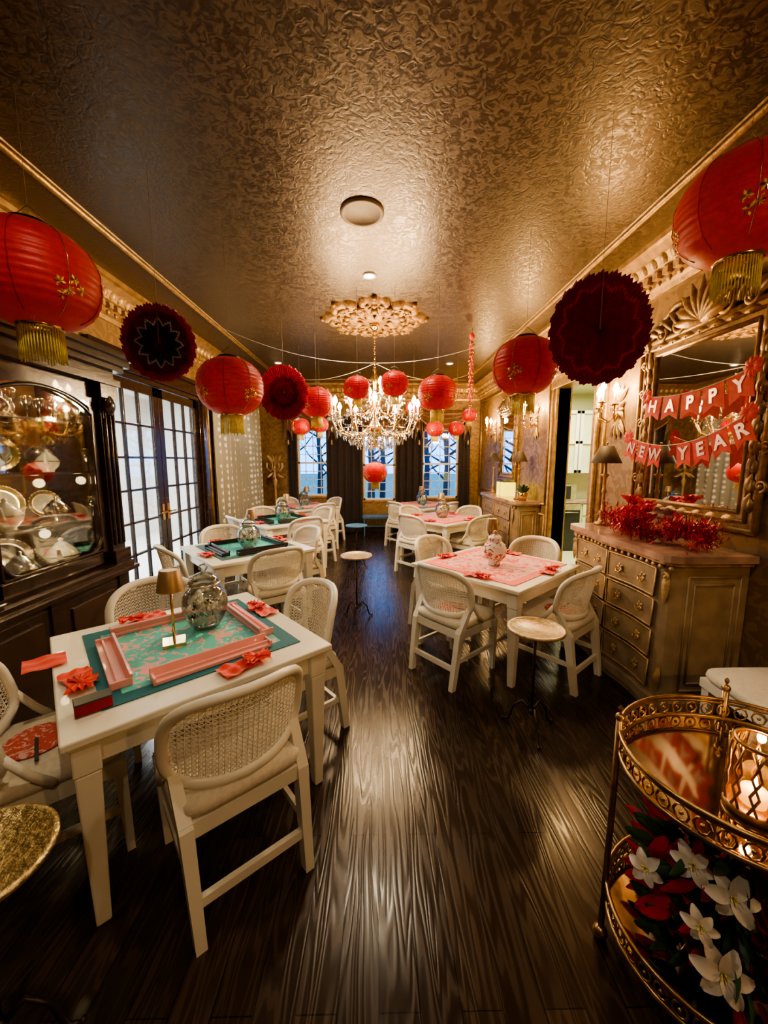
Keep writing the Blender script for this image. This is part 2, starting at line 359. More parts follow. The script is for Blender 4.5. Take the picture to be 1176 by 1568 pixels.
b=MB(); b.b2(XL-.15,XL+.03,3.64,3.75,0,2.68,M_dark); b.b2(XL-.15,XL+.03,5.85,5.96,0,2.68,M_dark); b.b2(XL-.15,XL+.03,3.64,5.96,2.56,2.70,M_dark); b.b2(XL,XL+.06,3.6,6.0,2.70,2.75,M_dark)
b.b2(XL-.15,XL,3.75,3.798,0,2.56,M_dark);b.b2(XL-.15,XL,5.802,5.85,0,2.56,M_dark);b.b2(XL-.15,XL,3.75,5.85,2.505,2.56,M_dark); b.obj('door_frame_french',bevel=.006)
b=MB(); b.b2(-5.2,XL-.15,2.6,9.0,-.1,0,M_hall); b.obj('floor_hall')
b=MB(); b.b2(-5.3,-5.2,2.6,9.0,0,3.0,M_hall); b.b2(-5.2,XL-.15,9.0,9.1,0,3.0,M_hall); b.b2(-5.2,XL-.15,2.5,2.6,0,3.0,M_hall); b.b2(-5.2,XL-.15,2.6,9,3.0,3.1,M_hall); b.obj('wall_hall')
light('AREA','hall_ceiling_light',(-3.9,6.0,2.9),230,(.92,.96,1),(1.2,2.5))
b=MB(); b.b2(XR+.15,5.0,3.4,7.5,-.1,0,M_kit); b.obj('floor_kitchen')
b=MB(); b.b2(5.0,5.1,3.4,7.5,0,2.9,M_kit); b.b2(XR+.15,5.0,7.5,7.6,0,2.9,M_kit); b.b2(XR+.15,5,3.3,3.4,0,2.9,M_kit); b.b2(XR+.15,5,3.4,7.5,2.9,3.0,M_kit); b.obj('wall_kitchen')
b=MB()
for i in range(4):
    x0=2.5+i*.6; x1=x0+.58
    if i!=1:
        b.b2(x0,x1,6.9,7.49,.1,.88,M_kit)
        for z in(.14,.42,.66): b.b2(x0+.03,x1-.03,6.87,6.9,z,z+.2,M_kit); b.cyl(((x0+x1)/2,6.85,z+.12),((x0+x1)/2,6.87,z+.12),.015,M_brass,8)
    b.b2(x0,x1,7.12,7.49,1.42,2.55,M_kit)
    for xx in(x0+.03,x1-.03): b.b2(xx-.03,xx+.03,7.08,7.12,1.42,2.55,M_white)
    for z in(1.45,1.98,2.52): b.b2(x0,x1,7.08,7.12,z-.03,z+.03,M_white)
    b.b2((x0+x1)/2-.008,(x0+x1)/2+.008,7.09,7.12,1.42,2.55,M_white)
b.b2(2.5,4.9,6.86,7.49,.88,.92,M_top); b.obj('kitchen_cabinet',bevel=.004)
b=MB(); b.b2(3.11,3.67,6.86,7.46,.02,.87,M_oven); b.tube([(3.15,6.84,.72),(3.63,6.84,.72)],.012,M_silver); b.b2(3.11,3.67,6.85,6.86,.76,.87,M_silver); b.obj('oven')
b=MB(); b.b2(3.2,3.62,6.95,7.3,.925,1.22,M_oven); b.b2(3.2,3.62,6.94,6.95,.925,1.22,M_silver);b.b2(3.23,3.52,6.93,6.94,.95,1.19,M_oven); b.obj('microwave')
light('AREA','kitchen_ceiling_light',(3.4,5.9,2.85),80,(1,.95,.62),(.8,1.2))

b=MB(); b.b2(-25,25,YB+.3,60,-.4,-.3,M_grass); b.obj('ground_lawn')
for i in range(12):
    b=MB(); x=-6+i*1.1+random.uniform(-.4,.4)
    b.tube([(0,0,-.3),(.05,0,1.5),(-.05,.1,3),(.1,0,6)],[.14,.11,.09,.04],M_bark,8)
    for k in range(14):
        z=.9+k*.3; a=random.uniform(0,2*pi); l=random.uniform(.8,1.8)
        b.tube([(0,0,z),(math.cos(a)*l*.5,math.sin(a)*l*.5,z+.4),(math.cos(a)*l,math.sin(a)*l,z+1.1)],[.05,.03,.01],M_bark,5)
    b.obj('bare_tree',(x,13+random.uniform(0,6),0))

# ------------------------------------------------------------------ dining chair
def chair_mesh():
    b=MB()
    def P(s,t): return Vector((.25*s,-.215+.115*s*s-.075*t,.515+.355*t-.02*s*s*t))
    E=3.4
    def tr(s): return .5*(1-abs(s)**E)**(1/E) if abs(s)<1 else 0
    rim=[]
    for i in range(48):
        a=2*pi*i/48; ca,sa=math.cos(a),math.sin(a)
        s=math.copysign(abs(ca)**(2/E),ca); t=.5+.5*math.copysign(abs(sa)**(2/E),sa)
        rim.append(P(s,t))
    b.tube(rim,.0195,M_white,8,closed=True,flat=1.2)
    def rib(pts,w=.0022): 
        if len(pts)>1: b.tube(pts,w,M_cane,3,smooth=False)
    ns=26
    for i in range(1,ns):
        s=-1+2*i/ns; h=tr(s)
        rib([P(s,.5-h+2*h*k/4) for k in range(5)])
    nt_=18
    for j in range(1,nt_):
        t=j/nt_; q=abs(2*t-1); w=(1-q**E)**(1/E)
        rib([P(-w+2*w*k/8,t) for k in range(9)])
    def inside(s,t): return abs(s)**E+abs(2*t-1)**E<.985
    for sg in(1,-1):
        for d in range(-13,40):
            pts=[]
            for k in range(0,41):
                s=-1+k/20; t=(d/ns*1.45)+sg*(s)*.72
                if 0<t<1 and inside(s,t): pts.append(P(s,t))
            pts=pts[::4]+([pts[-1]] if len(pts)>1 else [])
            rib(pts,.0018)
    for sx in(-1,1):
        p0=P(sx*.9,.12)
        b.tb((sx*.205,-.275,0),(.036,.042),(sx*.215,-.215,.42),(.046,.055),M_white)
        b.tb((sx*.215,-.215,.42),(.046,.055),(p0.x,p0.y,p0.z+.02),(.038,.038),M_white)
        b.tb((sx*.205,.215,0),(.03,.03),(sx*.215,.20,.42),(.046,.046),M_white)
        b.tube([P(sx*1,.35),Vector((sx*.252,-.06,.53)),Vector((sx*.245,.0,.46))],[.016,.016,.018],M_white,8)
        b.box((sx*.209,-.03,.205),(.02,.46,.03),M_white)
    b.box((0,-.254,.15),(.40,.022,.036),M_white)
    b.box((0,-.01,.405),(.47,.45,.06),M_white)
    def cu(u,v):
        a=2*pi*u; ca,sa=math.cos(a),math.sin(a); e=.35
        rr=[.0,.9,1,1.02,1,.93,.6,0][int(round(v*7))]; z=[.435,.435,.445,.465,.485,.497,.507,.51][int(round(v*7))]
        return (.235*rr*math.copysign(abs(ca)**e,ca),-.005+.232*rr*math.copysign(abs(sa)**e,sa),z)
    b.grid(cu,40,7,M_seat,cu=True)
    return b.mesh('dining_chair')
CH=chair_mesh()
def table_mesh():
    b=MB(); S=1.03
    b.box((0,0,.735),(S,S,.03),M_white); b.box((0,0,.715),(S-.03,S-.03,.014),M_white)
    for sx,sy,dx,dy in((0,1,S-.16,.022),(0,-1,S-.16,.022),(1,0,.022,S-.16),(-1,0,.022,S-.16)):
        b.box((sx*(S/2-.065),sy*(S/2-.065),.66),(dx,dy,.1),M_white)
    for sx in(-1,1):
        for sy in(-1,1):
            q=S/2-.065
            b.tb((sx*q,sy*q,.60),(.082,.082),(sx*q,sy*q,.71),(.082,.082),M_white)
            b.tb((sx*q,sy*q,0),(.046,.046),(sx*q,sy*q,.60),(.076,.076),M_white)
    return b.mesh('dining_table')
TB=table_mesh(); TZ=.75
def rackmesh(m):
    b=MB(); b.box((0,0,.008),(.50,.075,.016),m); b.box((0,.03,.028),(.50,.014,.04),m,Matrix.Rotation(-.25,3,'X')); b.box((0,-.01,.02),(.50,.010,.018),m)
    b.box((.245,0,.018),(.012,.075,.03),m); b.box((-.245,0,.018),(.012,.075,.03),m); return b.mesh('mahjong_rack')
RK=rackmesh(M_pink); RKB=rackmesh(M_blackr)
def napkin_mesh():
    b=MB()
    def sheet(u,v,ox=0,oy=0,an=0,sx=.17,sy=.10,z0=.004):
        x=(u-.5)*sx; y=(v-.5)*sy*(1+.15*math.sin(u*7)); c,s=math.cos(an),math.sin(an)
        z=z0+.008*(1+math.sin(u*17+3*v))*.5+.006*(1+math.sin(v*13+u*4))*.5
        return (ox+x*c-y*s,oy+x*s+y*c,z)
    b.grid(lambda u,v:sheet(u,v,-.03,0,.1),22,14,M_nap); b.grid(lambda u,v:sheet(u,v,.05,.005,-.25,.11,.09,.016),18,12,M_nap)
    for sg in (1,-1):
        def fn(u,v):
            r=.008+.05*v; a=(u-.5)*1.4; return (.05+sg*r*math.cos(a),r*math.sin(a),.03+.007*math.sin(u*pi*7)*(.3+v))
        b.grid(fn,21,3,M_nap)
    b.ball((.05,0,.032),(.012,.012,.010),M_nap,10,6); return b.mesh('folded_napkin')
NP=napkin_mesh()
def jar_mesh():
    b=MB(); K=1.12
    prof=[(.0,.002),(.055,.002),(.06,.01),(.075,.03),(.098,.08),(.103,.12),(.095,.165),(.07,.195),(.06,.20),(.062,.215)]
    b.lathe([(r*K,z*K) for r,z in prof],M_jar,seg=32)
    b.lathe([(r*K,z*K) for r,z in((.068,.215),(.07,.225),(.06,.245),(.035,.262),(.012,.268),(.010,.275),(.02,.285),(.022,.295),(.012,.308),(0,.31))],M_jar,seg=24)
    b.lathe([(r*K,z*K) for r,z in((.066,.208),(.072,.212),(.072,.219),(.066,.222))],M_silver,seg=28)
    random.seed(3)
    for k in range(120):
        a=random.uniform(0,2*pi); z=random.uniform(.032,.14); r=random.uniform(.0,.05+.025*math.sin(z/.17*pi))
        b.T=Matrix.Translation((r*math.cos(a),r*math.sin(a),z))@Matrix.Rotation(random.uniform(0,6.28),4,'Z')@Matrix.Rotation(random.uniform(-1,1),4,'X')
        for j in range(4): b.leaf(0,0,j*1.57,.024,.022,M_wp if k%8 else M_leaf,h=.006)
    b.T=None
    return b.mesh('glass_ginger_jar')
JR=jar_mesh()
M_lampsh=mat('bronze_lamp_metal',(.38,.25,.13),.42,.6,.1)
def lamp_mesh():
    b=MB(); b.box((0,0,.008),(.10,.10,.016),M_brass)
    b.cyl((0,0,.016),(0,0,.30),.006,M_brass,10); b.cyl((0,0,.29),(0,0,.33),.014,M_can,10)
    b.lathe([(.062,.27),(.045,.37),(.043,.372),(.04,.372),(.059,.272),(.062,.27)],M_lampsh,seg=28); b.lathe([(0,.366),(.041,.368)],M_wp,seg=20)
    return b.mesh('cordless_table_lamp')
LM=lamp_mesh()
M_vase=mat_floral('painted_porcelain',(.7,.66,.6),(.72,.70,.62),(.45,.10,.07),5,22)
def vase_mesh():
    b=MB(); b.lathe([(0,.0),(.05,0),(.055,.01),(.045,.025),(.09,.08),(.10,.13),(.085,.18),(.055,.205),(.05,.22),(.06,.23),(.055,.245),(.03,.262),(.01,.27),(.018,.285),(.01,.298),(0,.30)],M_vase,seg=28)
    return b.mesh('chinoiserie_ginger_jar')
VS=vase_mesh()
def set_table(cx,cy,th,mm,rk,jar=True,chairs=(0,1,2,3),jo=(0.06,.05),lo=(-.06,-.08),ms=.40):
    put(TB,'dining_table',(cx,cy,0),th,.006)
    def W(x,y,z=TZ): return (cx+x*math.cos(th)-y*math.sin(th),cy+x*math.sin(th)+y*math.cos(th),z)
    b=MB(); b.box((0,0,.0025),(ms*2,ms*2,.004),mm); b.obj('mahjong_mat',W(0.01,.01,TZ+.0005),th)
    zt=TZ+.0055
    if rk:
        for k in range(4):
            a=k*pi/2; x,y=.315*math.sin(a),-.315*math.cos(a); ox=.03*math.cos(a); oy=.03*math.sin(a)
            put(rk,'mahjong_rack',W(x+ox,y+oy,zt),th+a,.003)
    for k in range(4):
        a=k*pi/2; x,y=.437*math.sin(a)+.12*math.cos(a),-.437*math.cos(a)+.12*math.sin(a)
        put(NP,'folded_napkin',W(x,y,TZ+.003),th+a+.04)
    put(JR if jar else VS,'glass_ginger_jar' if jar else 'chinoiserie_ginger_jar',W(*jo,zt),0)
    if lo: put(LM,'cordless_table_lamp',W(*lo,zt),.5)
    for k in chairs:
        a=th-pi/2+k*pi/2; nx,ny=math.cos(a),math.sin(a); d=.515+.02
        j=random.uniform(-.04,.04)
        put(CH,'dining_chair',(cx+nx*d,cy+ny*d,0),a+pi/2+j,0)
TH=math.radians(41)
set_table(-.95,1.84,TH,M_teal,RK,jo=(.12,.10),lo=(-.06,-.0),chairs=(1,2,3))
put(CH,'dining_chair',(-.62,1.455,0),TH-.03)
set_table(1.02,3.25,TH,M_pnk,None,jar=False,jo=(-.04,-.02),lo=(.12,.12),ms=.44)
set_table(-1.36,3.95,TH,M_grn,RKB,jo=(0,-.05),lo=(.12,.14))
set_table(-1.45,5.85,TH,M_grn,RKB,jo=(0,0),lo=(.14,.14))
set_table(-1.45,7.6,TH,M_teal,RK,chairs=(0,1,2),jo=(0,0),lo=(.14,.14))
set_table(1.02,6.0,TH,M_pnk,None,jo=(0,0),lo=(.14,.14),ms=.44)
set_table(.90,7.75,TH,M_teal,RK,chairs=(0,3),jo=(0,0),lo=(.14,.14))
b=MB(); b.box((0,0,.02),(.11,.06,.04),M_mar); b.box((0,0,.042),(.112,.062,.006),M_blackr); b.obj('tile_box',(-1.025,1.30,TZ+.006),TH,.003)
b=MB()
def nf(u,v): return ((u-.5)*.15,(v-.5)*.14,.004+.006*(math.sin(u*9+v*3)+1)*.5+.004*(1+math.sin(v*14))*.5)
b.grid(nf,14,14,M_nap); b.obj('red_envelope',(-1.47,1.62,TZ+.001),TH)

M_coast=mat_floral('floral_fan_paper',(.6,.1,.08),(.60,.10,.08),(.72,.45,.40),5,30)
def seatfan(loc,rz):
    b=MB(); b.lathe([(0,.004),(.11,.004),(.113,.002),(.11,0),(0,0)],M_coast,seg=28)
    b.box((.08,0,.008),(.16,.012,.007),M_blk); b.obj('paper_hand_fan',loc,rz)
a=TH-pi/2
for (cx,cy,k) in((-.95,1.84,3),(1.02,3.25,3),(1.02,3.25,0),(1.02,3.25,1)):
    an=a+k*pi/2; d=.585; seatfan((cx+math.cos(an)*d,cy+math.sin(an)*d,.513),an+pi/2)

# ------------------------------------------------------------------ drink tables
def drink_table(loc,m,h=.66,r=.165):
    b=MB(); b.lathe([(0,h-.018),(r-.01,h-.018),(r,h-.012),(r,h),(r-.012,h+.004),(r-.016,h-.002),(0,h-.002)],m,seg=40)
    b.cyl((0,0,.1),(0,0,h-.018),.009,M_iron,10); b.ball((0,0,.12),.02,M_iron,10,6)
    for k in range(3):
        a=k*2*pi/3+.4; pts=[(0,0,.12),(math.cos(a)*.06,math.sin(a)*.06,.17),(math.cos(a)*.11,math.sin(a)*.11,.12),(math.cos(a)*.14,math.sin(a)*.14,.02),(math.cos(a)*.17,math.sin(a)*.17,.008),(math.cos(a)*.18,math.sin(a)*.18,.02)]
        b.tube(pts,.008,M_iron,8)
    b.obj('drink_side_table',loc)
M_ham=mat('hammered_gold_top',(.62,.48,.24),.3,.8,.2,20,.9,55)
drink_table((.94,2.16,0),M_plank)
drink_table((-.22,3.88,0),M_plank,.68)
drink_table((-.32,5.75,0),M_blue,.68)
drink_table((-1.03,.87,0),M_ham,.63,.17)
b=MB(); b.box((0,0,.42),(.62,.34,.05),M_blue)
for x in(-.27,.27):
    for y in(-.13,.13): b.tb((x,y,0),(.03,.03),(x*.98,y*.98,.40),(.04,.04),M_blue)
b.box((0,0,.2),(.52,.02,.03),M_blue); b.obj('window_bench',(-.02,8.45,0),0,.004)

# ------------------------------------------------------------------ paper lanterns
def lantern(cx,cy,cz,R,top=CEIL):
    b=MB(); H=R*.86; n=56
    prof=[]
    for i in range(n+1):
        s=-1+2*i/n; s2=s*.965
        r=R*(1-abs(s2)**2.3)**(1/2.1); r*=1-.018*abs(math.cos(i*pi/4))
        prof.append((max(r,.30*R),s*H))
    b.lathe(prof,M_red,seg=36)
    for sg in(1,-1):
        b.lathe([(.02*R,sg*(H+.05*R)),(.30*R,sg*(H+.06*R)),(.36*R,sg*(H+.01*R)),(.37*R,sg*(H-.05*R)),(.30*R,sg*(H-.06*R))],M_iron if sg>0 else M_brass,seg=28)
    for k in range(8):
        a=k*pi/4+.2; pts=[]
        for i in range(4,53,3):
            r,z=prof[i]; pts.append(((r+.003)*math.cos(a),(r+.003)*math.sin(a),z))
        b.tube(pts,.0022,M_brass if k%2 else M_mar,4)
    def onsurf(da,z):
        i=max(0,min(n,int((z/H+1)/2*n))); r=prof[i][0]+.0025; return (r*math.cos(da),r*math.sin(da),z)
    for k in range(4):
        a0=k*pi/2-pi/2-.55
        for f,(fa,fz) in enumerate(((0,-.42*H),(-.17,-.30*H),(.18,-.34*H),(.05,-.20*H),(-.12,-.5*H))):
            for p in range(6):
                pa=p*pi/3+f; q=R*.075
                b.add([onsurf(a0+fa+(math.cos(pa+w)*q*s_)/R,fz+math.sin(pa+w)*q*s_) for s_,w in((.15,0),(.8,-.42),(1.25,0),(.8,.42))],[(0,1,2,3)],M_yel if p%2 else M_brass)
            b.ball(onsurf(a0+fa,fz),R*.018,M_brass,6,4)
    for k in range(46):
        a=2*pi*k/46; r=.33*R; l=R*random.uniform(.5,.58)
        b.tube([(r*math.cos(a),r*math.sin(a),-H-.03*R),(r*1.03*math.cos(a),r*1.03*math.sin(a),-H-.03*R-l)],R*.013,M_yel,4)
    b.cyl((0,0,H),(0,0,top-cz),.0010,M_cord,4)
    b.tube([(.28*R,0,H+.03),(0,0,H+.35*R),(-.28*R,0,H+.03)],.002,M_cord,4)
    b.obj('red_paper_lantern',(cx,cy,cz),random.uniform(-.2,.2))
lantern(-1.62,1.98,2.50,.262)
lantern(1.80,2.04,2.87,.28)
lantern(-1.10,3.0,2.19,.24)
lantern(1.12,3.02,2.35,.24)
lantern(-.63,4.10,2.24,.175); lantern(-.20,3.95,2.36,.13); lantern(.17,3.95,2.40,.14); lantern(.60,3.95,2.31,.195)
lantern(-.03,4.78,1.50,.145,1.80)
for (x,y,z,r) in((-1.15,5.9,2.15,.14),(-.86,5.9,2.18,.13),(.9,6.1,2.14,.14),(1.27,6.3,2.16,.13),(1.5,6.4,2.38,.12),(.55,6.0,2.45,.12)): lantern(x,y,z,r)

def paper_fan(cx,cy,cz,R,kind,rz=0,asp=1.1):
    b=MB(); Np=72
    if kind=='dark': rings=[(.04,0),(.20,.0),(.24,.04),(.52,.09),(.58,.09),(.82,.03),(1.0,0)]; ms=[M_mar2,M_blk,M_blk,M_wpt,M_mar2,M_mar]
    elif kind=='plum': rings=[(.04,0),(.45,0),(.72,.06),(.78,.06),(1.0,0)]; ms=[M_mar2,M_mar2,M_mar,M_mar2]
    else: rings=[(.04,0),(.4,.04),(.6,.05),(.8,.0),(1.0,0)]; ms=[M_mar,M_mar2,M_mar,M_mar]
    for i in range(len(ms)):
        (r0,z0),(r1,z1)=rings[i],rings[i+1]
        def fn(u,v):
            k=int(round(u*Np*2)); a=2*pi*u; tri=abs((k%12)/6-1)*2-1
            r=(r0+z0*tri)*(1-v)+(r1+z1*tri)*v
            if i==len(ms)-1 and v>.5: r+= .025*math.cos(a*24)
            r*=R; d=(.018 if k%2 else -.018)*min(1,r/R+.1)
            return (r*math.cos(a),d,r*math.sin(a)*asp)
        b.grid(fn,Np*2,1,ms[i],cu=True,smooth=False)
    b.ball((0,0,0),(.05*R,.02,.05*R),ms[0],12,6)
    b.cyl((0,0,0),(0,0,CEIL-cz),.0010,M_cord,4); b.box((0,-.02,R*.5*asp),(.006,.004,R*1.0*asp),M_mar2)
    b.obj('pleated_paper_fan',(cx,cy,cz),rz)
paper_fan(-1.31,2.45,2.345,.20,'dark',.35,1.12)
paper_fan(1.17,2.12,2.33,.245,'plum',-.3,1.16)
paper_fan(-.88,3.75,2.28,.225,'mid',.2,1.12)
# firecracker string hanging at right of the chandelier
b=MB(); b.cyl((0,0,0),(0,0,-.95),.003,M_nap,6)
for k in range(15):
    z=-.16-.05*k
    for j in range(3):
        a=k*.7+j*2.1; b.tube([(.008*math.cos(a),.008*math.sin(a),z),(.032*math.cos(a),.032*math.sin(a),z-.045)],.009,M_nap if (k+j)%4 else M_brass,6)
b.ball((0,0,-.10),(.035,.02,.045),M_nap,10,8); b.ball((0,0,-.95),.018,M_brass,8,6)
for k in range(14): a=k*.45; b.tube([(.006*math.cos(a),.006*math.sin(a),-.96),(.02*math.cos(a),.02*math.sin(a),-1.10)],.0025,M_nap,4)
b.obj('firecracker_string',(1.20,5.1,CEIL-.005))

# ------------------------------------------------------------------ medallion & chandelier
b=MB()
def med(u,v):
    a=2*pi*u; lob=abs(math.cos(4*a)); R=.47+.13*lob**.7+.02*math.cos(24*a)
    r=R*v
    h=.025+.018*math.cos(v*14)+.03*abs(math.sin(8*a))*(v>.3)*math.sin(min(1,v)*pi)+.016*math.cos(24*a)*(v>.6)
    if v>=.999: h=0
    return (r*math.cos(a),r*math.sin(a),-max(h,0))
b.grid(med,240,28,M_med,cu=True)
for k in range(16):
    a=k*pi/8
    for rr,s in((.34,.05),(.50 if k%2==0 else .42,.045)): b.ball((rr*math.cos(a),rr*math.sin(a),-.05),(s*.8,s*.8,.035),M_med,8,6)
    for sg in(-1,1):
        pts=[]
        for i in range(12):
            t=i/11; q=.055*(1-.8*t); an=a+sg*t*5; c=(.44*math.cos(a+sg*.13),.44*math.sin(a+sg*.13)); pts.append((c[0]+q*math.cos(an),c[1]+q*math.sin(an),-.055))
        b.tube(pts,.013,M_med,6)
for k in range(8):
    a=k*pi/4; b.ball((.61*math.cos(a),.61*math.sin(a),-.02),(.03,.03,.03),M_med,8,6)
    b.tube([(r_*math.cos(a+w_),r_*math.sin(a+w_),-.06) for r_,w_ in((.14,0),(.2,.12),(.27,.15),(.33,.06))],.014,M_med,6)
    b.tube([(r_*math.cos(a-w_),r_*math.sin(a-w_),-.06) for r_,w_ in((.14,0),(.2,.12),(.27,.15),(.33,.06))],.014,M_med,6)
b.lathe([(.0,-.09),(.05,-.085),(.09,-.06),(.13,-.065),(.16,-.04),(.2,-.03)],M_med,seg=32)
MX,MY=-.03,4.78
b.obj('ceiling_medallion',(MX,MY,CEIL))

b=MB(); zc=CEIL-.08
b.lathe([(0,0),(.065,0),(.06,-.03),(.02,-.06),(0,-.06)],M_brass,c=(0,0,zc),seg=20)
for i in range(16):
    z=zc-.06-i*.03
    b.tube([(.012*math.cos(t*pi/4)*(1 if i%2 else .3),.012*math.cos(t*pi/4)*(.3 if i%2 else 1),z-.015+.02*math.sin(t*pi/4)) for t in range(8)],.003,M_brass,4,closed=True)
b.lathe([(.0,2.74),(.03,2.72),(.012,2.68),(.05,2.62),(.02,2.55),(.015,2.45),(.05,2.40),(.06,2.34),(.02,2.28),(.018,2.15),(.07,2.08),(.09,2.02),(.05,1.94),(.02,1.9),(.04,1.84),(.0,1.80)],M_brass,seg=20)
random.seed(11)
def chain(p,q,n,sag,r=.010):
    p=Vector(p);q=Vector(q)
    for i in range(n+1):
        t=i/n; c=p.lerp(q,t); c.z-=sag*4*t*(1-t); b.octa(c,r,r*1.6,M_cry)
BP=[(0,0),(.014,.002),(.027,.028),(.020,.058),(.005,.088),(0,.092)]
def armset(n,R,z0,zb,off,dz):
    for k in range(n):
        a=2*pi*k/n+off; ca,sa=math.cos(a),math.sin(a)
        pr=[(.03,z0),(.3*R,z0-.10),(.6*R,z0-.14),(.88*R,z0-.08),(R,zb-.10),(R,zb-.05)]
        b.tube([(r*ca,r*sa,z) for r,z in pr],.009,M_brass,6)
        b.lathe([(.0,-.012),(.03,-.008),(.048,.006),(.044,.01),(.0,-.002)],M_cry,c=(R*ca,R*sa,zb-.05),seg=12)
        b.cyl((R*ca,R*sa,zb-.05),(R*ca,R*sa,zb+.05),.011,M_can,8)
        b.lathe(BP,M_bulb,c=(R*ca,R*sa,zb+.05),seg=8)
        for j in range(6):
            aj=2*pi*j/6; c=(R*ca+.045*math.cos(aj),R*sa+.045*math.sin(aj),zb-.085); b.octa(c,.010,.034,M_cry)
        b.octa((R*ca,R*sa,zb-.20),.016,.05,M_cry)
        a2=a+2*pi/n; chain((R*ca,R*sa,zb-.06),(R*math.cos(a2),R*math.sin(a2),zb-.06),9,dz)
        chain((R*ca,R*sa,zb-.06),(.06*ca,.06*sa,z0+.28),8,.07,.009)
        for (r,z) in pr[1:4]: b.octa((r*ca,r*sa,z-.05),.013,.045,M_cry)
armset(12,.52,2.08,2.24,0,.07); armset(8,.33,2.32,2.44,.2,.05)
for (R,z,n) in((.46,1.99,44),(.38,1.93,38),(.30,1.87,30),(.21,1.82,22),(.12,1.79,12)):
    b.tube([(R*math.cos(2*pi*k/32),R*math.sin(2*pi*k/32),z+.03) for k in range(32)],.003,M_brass,4,closed=True)
    for k in range(n): a=2*pi*k/n; b.octa((R*math.cos(a),R*math.sin(a),z),.012,.045,M_cry)
chand=b.obj('crystal_chandelier',(MX,MY,0))
for k in range(6):
    a=k*pi/3+.26; light('POINT','chandelier_bulb_light',(.46*math.cos(a),.46*math.sin(a),2.37),24,(1,.72,.42),.04,parent=chand)

b=MB()
for (p,q,s) in(((-2.0,4.9,CEIL-.02),(MX-.02,MY,2.80),.12),((1.85,4.9,CEIL-.02),(MX+.02,MY,2.80),.12),((-2.0,7.2,CEIL-.02),(MX,MY+.02,2.80),.2),((1.85,7.2,CEIL-.02),(MX,MY+.02,2.80),.2)):
    p=Vector(p);q=Vector(q); b.tube([(p.lerp(q,i/12)-Vector((0,0,s*4*(i/12)*(1-i/12)))) for i in range(13)],.0022,M_wp,4)
b.obj('garland_cord')

b=MB(); b.lathe([(0,-.008),(.12,-.008),(.125,-.014),(.148,-.012),(.15,0)],M_vent,seg=48); b.obj('ceiling_speaker',(-.10,2.85,CEIL))
DL=[(-.07,3.74,55),(-1.7,6.9,65),(1.25,6.9,20),(-.9,1.1,32),(1.0,1.1,22),(0,-.9,30)]  # entries near and behind the camera are unseen, added to brighten the near tables
for x,y,p in DL:
    b=MB(); b.lathe([(0,-.004),(.042,-.004)],M_dl,seg=24); b.lathe([(.042,-.004),(.046,-.012),(.062,-.010),(.065,0)],M_white,seg=28)
    o=b.obj('recessed_downlight',(x,y,CEIL)); light('SPOT','downlight_lamp',(0,0,-.03),p,(1,.82,.58),.04,spot=2.4,parent=o)

# ------------------------------------------------------------------ china cabinet (front=+y local)
b=MB(); W=1.05
b.b2(-W,W,0,.62,.0,.10,M_dark); b.b2(-W+.02,W-.02,0,.60,.10,.79,M_darkp); b.b2(-W-.03,W+.03,0,.66,.79,.82,M_dark); b.b2(-W-.01,W+.01,0,.63,.82,.86,M_dark)
for x in(-.93,-.31,.31,.93): b.b2(x-.05,x+.05,.60,.625,.10,.79,M_dark)
for x in(-.62,0,.62):
    b.b2(x-.26,x+.26,.60,.612,.14,.75,M_dark); b.b2(x-.20,x+.20,.612,.625,.2,.69,M_darkp); b.ball((x+.22,.63,.5),.014,M_brass)
b.b2(-W,-W+.03,0,.52,.86,2.22,M_dark); b.b2(W-.03,W,0,.52,.86,2.22,M_dark); b.b2(-W,W,0,.02,.86,2.22,M_darkp); b.b2(-W,W,0,.54,2.22,2.27,M_dark)
b.b2(-W+.03,W-.03,.02,.026,.9,2.2,M_cabin)
for z in(1.22,1.56,1.90): b.b2(-W+.04,W-.04,.03,.46,z-.006,z+.006,M_glass); b.b2(-W+.04,W-.04,.455,.465,z-.008,z+.008,M_dark)
b.b2(-W+.03,W-.03,.02,.5,.86,.875,M_cabin)
for sx in(-1,1):
    b.b2(sx*.92,sx*1.06,.50,.57,.86,2.2,M_dark); b.b2(sx*.90,sx*1.08,.48,.60,.86,.96,M_dark); b.b2(sx*.90,sx*1.08,.48,.60,2.10,2.2,M_dark)
    for x in(.95,1.0,1.04): b.tube([(sx*x,.575,1.0),(sx*x,.575,2.06)],.013,M_dark,8)
    b.leaf(sx*.99,1.98,pi/2,.14,.12,M_dark,y=.59,h=.03)
